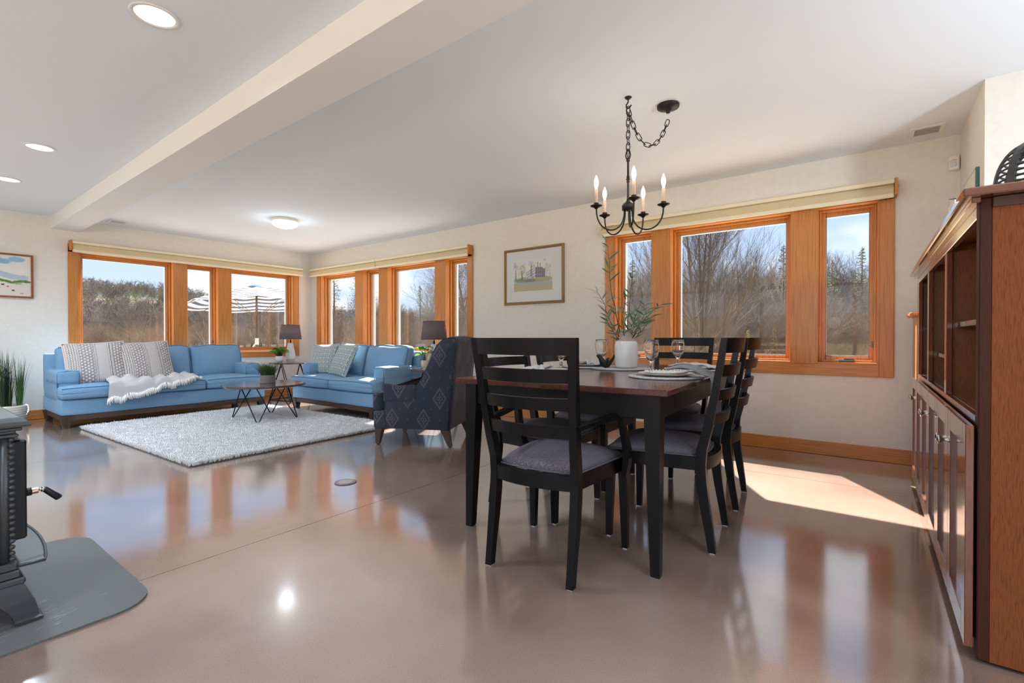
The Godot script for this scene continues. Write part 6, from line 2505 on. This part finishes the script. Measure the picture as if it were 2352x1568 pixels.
func build_outdoors():
	# ground: fine grid near the house, coarse far away, in rings
	var b := B.new(true)
	var ds := [0.0, 6.0, 12.0, 20.0, 30.0, 42.0, 56.0, 72.0, 90.0, 112.0, 138.0, 165.0, 195.0, 228.0, 262.0, 298.0, 335.0, 380.0, 450.0, 600.0]
	for i in ds.size() - 1:
		for k in 72:
			var p := func(dd: float, kk: int) -> Vector3: return polar(kk * 5.0 - 180.0, dd)
			var a: Vector3 = p.call(ds[i], k)
			var c: Vector3 = p.call(ds[i], k + 1)
			var e: Vector3 = p.call(ds[i + 1], k + 1)
			var g: Vector3 = p.call(ds[i + 1], k)
			if i == 0:
				b.tri(a, e, g)
			else:
				b.quad(a, c, e, g)
		if ds[i + 1] == 112.0:
			struct("ground_meadow", b, M.meadow)
			b = B.new(true)
	struct("ground_woodland", b, M.litter)
	# mown strip on the hillside
	b = B.new(true)
	for k in 8:
		var e0 := -78.0 + k * 0.65
		b.quad(polar(e0, 210) + Vector3(0, 0.3, 0), polar(e0 + 0.65, 210) + Vector3(0, 0.3, 0), polar(e0 + 0.65, 234) + Vector3(0, 0.3, 0), polar(e0, 234) + Vector3(0, 0.3, 0))
	struct("ground_mown_strip", b, M.meadow)
	# pale stone terrace out of view, added to bounce sunlight up to the ceiling
	b = B.new()
	for i in 17:
		for j in 4:
			b.span(-12.9 + i * 0.9, -12.0 + i * 0.9 - 0.012, -0.42, -0.345, ZB - 0.3 - 0.9 * (j + 1), ZB - 0.3 - 0.9 * j - 0.012, 0.006)
	for i in 5:
		for j in 9:
			b.span(-12.9 + i * 0.9, -12.0 + i * 0.9 - 0.012, -0.42, -0.345, ZB - 0.3 + 0.9 * j, ZB - 0.3 + 0.9 * (j + 1) - 0.012, 0.006)
	struct("ground_bounce_terrace", b, M.stone)
	# patio umbrella outside the left window
	build_umbrella()
	var r := RandomNumberGenerator.new()
	r.seed = 99
	# trees
	var oak := []
	for k in 4:
		oak.append(bare_tree_meshes(100 + k, 7.0, 3, 0.75, 1, 0.10, 1.0))
	var birch := []
	for k in 2:
		birch.append(bare_tree_meshes(140 + k, 8.0, 2, 0.5, 1, 0.075, 0.8))
	var shrubs := []
	for k in 3:
		shrubs.append(bare_tree_meshes(160 + k, 3.2, 2, 0.8, 5, 0.022, 1.1))
	var fir := [conifer_meshes(7, 8.0, 1.5, 70, 0.3, 7), conifer_meshes(8, 8.5, 1.9, 64, 0.5, 7), conifer_meshes(9, 7.0, 1.3, 60, 0.25, 7)]
	# the big multi-stemmed tree in front of the middle pane
	var big := bare_tree_meshes(211, 6.4, 4, 0.46, 4, 0.07, 0.8, 0.11)
	tree("bare_tree", "large bare tree with many upright stems filling the dining window's left half", "", big, M.bark_dark, M.bark_dark, "branches", polar(-15.4, 15.5), 1.0, 0.6)
	var fork := bare_tree_meshes(223, 5.6, 4, 0.8, 2, 0.07, 0.8)
	tree("bare_tree", "bare forked tree reaching into the sky above the loveseat lamp", "", fork, M.bark, M.bark, "branches", polar(-43.6, 21.0), 1.0, 2.0)
	tree("bare_tree", "bare tree close behind the right edge of the loveseat window", "", fork, M.bark, M.bark, "branches", polar(-40.6, 15.0), 0.95, 4.4)
	var dec := "bare grey deciduous tree in the woods beyond the windows"
	var deg := "bare deciduous trees in the woods beyond the windows"
	var eve := "dark green conifer among the bare trees beyond the windows"
	var evg := "conifers among the bare trees beyond the windows"
	# woods beyond the dining window and the loveseat window
	for k in 105:
		var az := r.randf_range(-60, 10)
		var d := r.randf_range(27, 52)
		var low := 1.0
		if az < -38:
			d += 18
			low = 0.62
		var i := r.randi() % 6
		if i < 4:
			tree("bare_tree", dec, deg, oak[i], M.bark, M.bark, "branches", polar(az, d), r.randf_range(0.6, 1.05) * d / 42.0 * low, r.randf() * TAU)
		else:
			tree("bare_birch", "pale-stemmed bare birch in the woods beyond the windows", "pale bare birches in the woods beyond the windows", birch[i - 4], M.bark_pale, M.bark_pale, "branches", polar(az, d), r.randf_range(0.75, 1.1) * d / 42.0 * low, r.randf() * TAU)
	for q in [[-22.6, 34, 1.0, 1], [-24.5, 40, 0.9, 0], [-7.2, 42, 1.02, 1], [-9.5, 46, 0.9, 2], [-3.0, 40, 0.9, 0], [-0.6, 41, 1.0, 0], [-4.6, 46, 1.05, 2], [1.2, 38, 1.1, 1], [-57.0, 46, 0.86, 1], [-54.6, 52, 0.9, 1], [-53.0, 55, 0.85, 0], [-47.5, 44, 0.86, 2], [-50.5, 50, 0.8, 0], [-45.5, 48, 0.8, 1], [-18.2, 44, 0.85, 0], [-14.0, 48, 0.9, 2], [4.0, 40, 1.0, 0], [-28, 44, 0.9, 1], [-33, 46, 0.9, 0]]:
		tree("conifer", eve, evg, fir[q[3]], M.bark, M.needles_dark if q[3] == 1 else M.needles, "needles", polar(q[0], q[1]), q[2] * q[1] / 42.0, r.randf() * TAU)
	# belt of bare trees at the far side of the field, seen over the long sofa
	for k in 60:
		var az := r.randf_range(-88, -58)
		var d := r.randf_range(98, 132)
		tree("bare_tree", "bare tree in the belt along the far side of the dry field", "bare trees along the far side of the field", oak[r.randi() % 4], M.bark, M.bark, "branches", polar(az, d), r.randf_range(0.8, 1.25), r.randf() * TAU)
	for k in 16:
		var az := r.randf_range(-86, -60)
		var d := r.randf_range(118, 150)
		tree("conifer", "green conifer behind the belt of bare trees at the field's edge", "conifers behind the bare trees at the field's edge", fir[r.randi() % 3], M.bark, M.needles, "needles", polar(az, d), r.randf_range(0.9, 1.25), r.randf() * TAU)
	for q in [[-67.0, 30, 0.42], [-64.6, 26, 0.46], [-69.3, 34, 0.5], [-72.0, 60, 0.7]]:
		tree("bare_tree", "young bare tree standing in the dry field beyond the long sofa", "young bare trees in the field", oak[int(q[1]) % 4], M.bark, M.bark, "branches", polar(q[0], q[1]), q[2], r.randf() * TAU)
	# undergrowth that nobody could count
	var places := []
	for k in 1500:
		var az := r.randf_range(-62, 14)
		var d := r.randf_range(20, 56)
		if az < -38:
			d = r.randf_range(34, 70)
		places.append(Transform3D(Basis(Vector3.UP, r.randf() * TAU).scaled(Vector3.ONE * r.randf_range(0.5, 1.15)), polar(az, d) - Vector3(0, 0.05, 0)))
	for i in 3:
		var part_places := []
		for k in range(i, places.size(), 3):
			part_places.append(places[k])
		var o := scatter("undergrowth", shrubs[i][1], M.brush if i else M.bark, part_places)
		tag(o, ["grey tangle of bare undergrowth below the woods", "tan tangle of bare undergrowth below the woods", "thin brown stems of undergrowth below the woods"][i], "undergrowth")
	var belt := []
	for k in 700:
		var p := polar(r.randf_range(-92, -57), r.randf_range(96, 150))
		belt.append(Transform3D(Basis(Vector3.UP, r.randf() * TAU).scaled(Vector3.ONE * r.randf_range(0.7, 1.5)), p))
	tag(scatter("field_edge_brush", shrubs[1][1], M.brush, belt), "brush along the far edge of the dry field", "undergrowth")
	# woods on the far hill
	var far_fir := conifer_meshes(31, 8.0, 2.3, 26, 0.35, 4)
	var far_oak := bare_tree_meshes(171, 8.0, 2, 0.8, 1, 0.16, 1.6)
	var fp := []
	var op := []
	for k in 7000:
		var az := r.randf_range(-100, -40)
		var d := r.randf_range(120, 360)
		# a mown strip stays open on the slope
		if d > 212 and d < 232 and az > -78 and az < -73.0:
			continue
		var tr := Transform3D(Basis(Vector3.UP, r.randf() * TAU).scaled(Vector3.ONE * r.randf_range(0.65, 1.2)), polar(az, d) - Vector3(0, 0.2, 0))
		if r.randf() < (0.62 if az < -68 and d > 200 else 0.25):
			fp.append(tr)
		else:
			op.append(tr)
	tag(scatter("hill_conifers", far_fir[1], M.needles, fp), "dark conifer woods on the distant hill", "woods")
	tag(scatter("hill_bare_woods", far_oak[1], M.bark, op), "grey bare woods on the distant hill", "woods")
	# deeper woods behind the single trees
	for i in 2:
		var deep := []
		for k in 420:
			var az := r.randf_range(-64, 16)
			deep.append(Transform3D(Basis(Vector3.UP, r.randf() * TAU).scaled(Vector3.ONE * r.randf_range(0.75, 1.25) * (0.7 if az < -38 else 1.0)), polar(az, r.randf_range(48, 85) + (18.0 if az < -38 else 0.0)) - Vector3(0, 0.1, 0)))
		tag(scatter("deep_woods", oak[i + 1][1], M.bark, deep), ["grey bare branches of the deeper woods", "brown bare branches of the deeper woods"][i], "woods")
	for q in [[-24.0, 22.0, 0.28], [-23.0, 23.0, 0.22], [-15.0, 20.0, 0.26], [-10.5, 19.0, 0.24], [-8.0, 22.0, 0.26]]:
		tree("young_conifer", "young yellow-green conifer low beyond the dining window", "young conifers low beyond the dining window", fir[2], M.bark, mat(C8(128, 132, 66), 0.9), "needles", polar(q[0], q[1]), q[2], r.randf() * TAU)


func build_umbrella():
	var g := polar(-64.68, 11.0)
	var t := thing("patio_umbrella", "open navy and white striped patio umbrella with teal cap outside the left window", "umbrella", Vector3(g.x, -0.35, g.z), 0.35)
	var b := B.new(true)
	b.tube([Vector3(0, 0, 0), Vector3(0, 2.37, 0)], 0.021, 12)
	part("pole", b, mat(C8(70, 58, 52), 0.5), t)
	b = B.new(true)
	b.tube([Vector3(0, 1.2, 0), Vector3(0, 1.33, 0)], 0.036, 12)
	b.tube([Vector3(0.03, 1.27, 0.0), Vector3(0.05, 1.26, 0.05), Vector3(0.04, 1.16, 0.14)], 0.011, 8)
	part("crank", b, mat(C8(210, 206, 200), 0.4), t)
	b = B.new(true)
	b.flat().lathe([Vector2(0, 0), Vector2(0.24, 0), Vector2(0.24, 0.04), Vector2(0.05, 0.09), Vector2(0, 0.09)], 24)
	part("base", b, M.iron, t)
	# canopy: eight sagging panels, striped parallel to the rim
	var im := Image.create(4, 256, false, Image.FORMAT_RGB8)
	for y in 256:
		var v := y / 256.0
		var k := fposmod(v * 7.5 + 0.25, 1.0)
		var c := C8(38, 46, 66) if k < 0.46 else C8(176, 176, 176)
		if v > 0.955:
			c = C8(184, 184, 182)
		for x in 4:
			im.set_pixel(x, y, c)
	var cm := image_mat(im, 0.9)
	cm.backlight_enabled = true
	cm.backlight = Color(0.3, 0.3, 0.3)
	var R := 1.42
	var tilt := Basis(Vector3.BACK, 0.07)
	var pt := func(a: float, f: float, corner: float) -> Vector3:
		# corner 1 at a rib, 0 mid panel
		var rr := R * f * (1.0 - (1.0 - cos(PI / 8)) * (1.0 - corner))
		var y := 2.37 - 0.36 * pow(f, 1.3) - 0.07 * (1 - corner) * f * (1.6 - f)
		return tilt * Vector3(cos(a) * rr, y - 2.35, sin(a) * rr) + Vector3(0, 2.35, 0)
	for k in 8:
		b = B.new(true, true)
		var n := 10
		for i in n:
			for j in 12:
				var g4 := []
				for e in [[0, 0], [1, 0], [1, 1], [0, 1]]:
					var u := float(i + e[0]) / n
					var f := lerpf(0.10, 1.0, float(j + e[1]) / 12)
					g4.append([pt.call(TAU * (k + u) / 8, f, pow(absf(u * 2 - 1), 1.6)), Vector2(u, f)])
				b.quaduv(g4[0][0], g4[3][0], g4[2][0], g4[1][0], g4[0][1], g4[3][1], g4[2][1], g4[1][1])
		part("canopy_panel", b, cm, t)
		b = B.new(true)
		b.tube([Vector3(0, 2.25, 0), (pt.call(TAU * k / 8, 0.55, 1.0) as Vector3) - Vector3(0, 0.02, 0), (pt.call(TAU * k / 8, 1.0, 1.0) as Vector3) - Vector3(0, 0.012, 0)], 0.007, 6)
		b.tube([Vector3(0, 1.77, 0), (pt.call(TAU * k / 8, 0.55, 1.0) as Vector3) - Vector3(0, 0.02, 0)], 0.006, 6)
		part("rib", b, mat(C8(70, 58, 52), 0.5), t)
	b = B.new(true)
	var cap := []
	for q in [[0.20, -0.035], [0.185, -0.012], [0.15, 0.02], [0.09, 0.052], [0.03, 0.068], [0.0, 0.07]]:
		cap.append(Vector2(q[0], 2.35 + q[1]))
	b.lathe(cap, 24)
	part("vent_cap", b, mat(C8(50, 92, 108), 0.85), t)
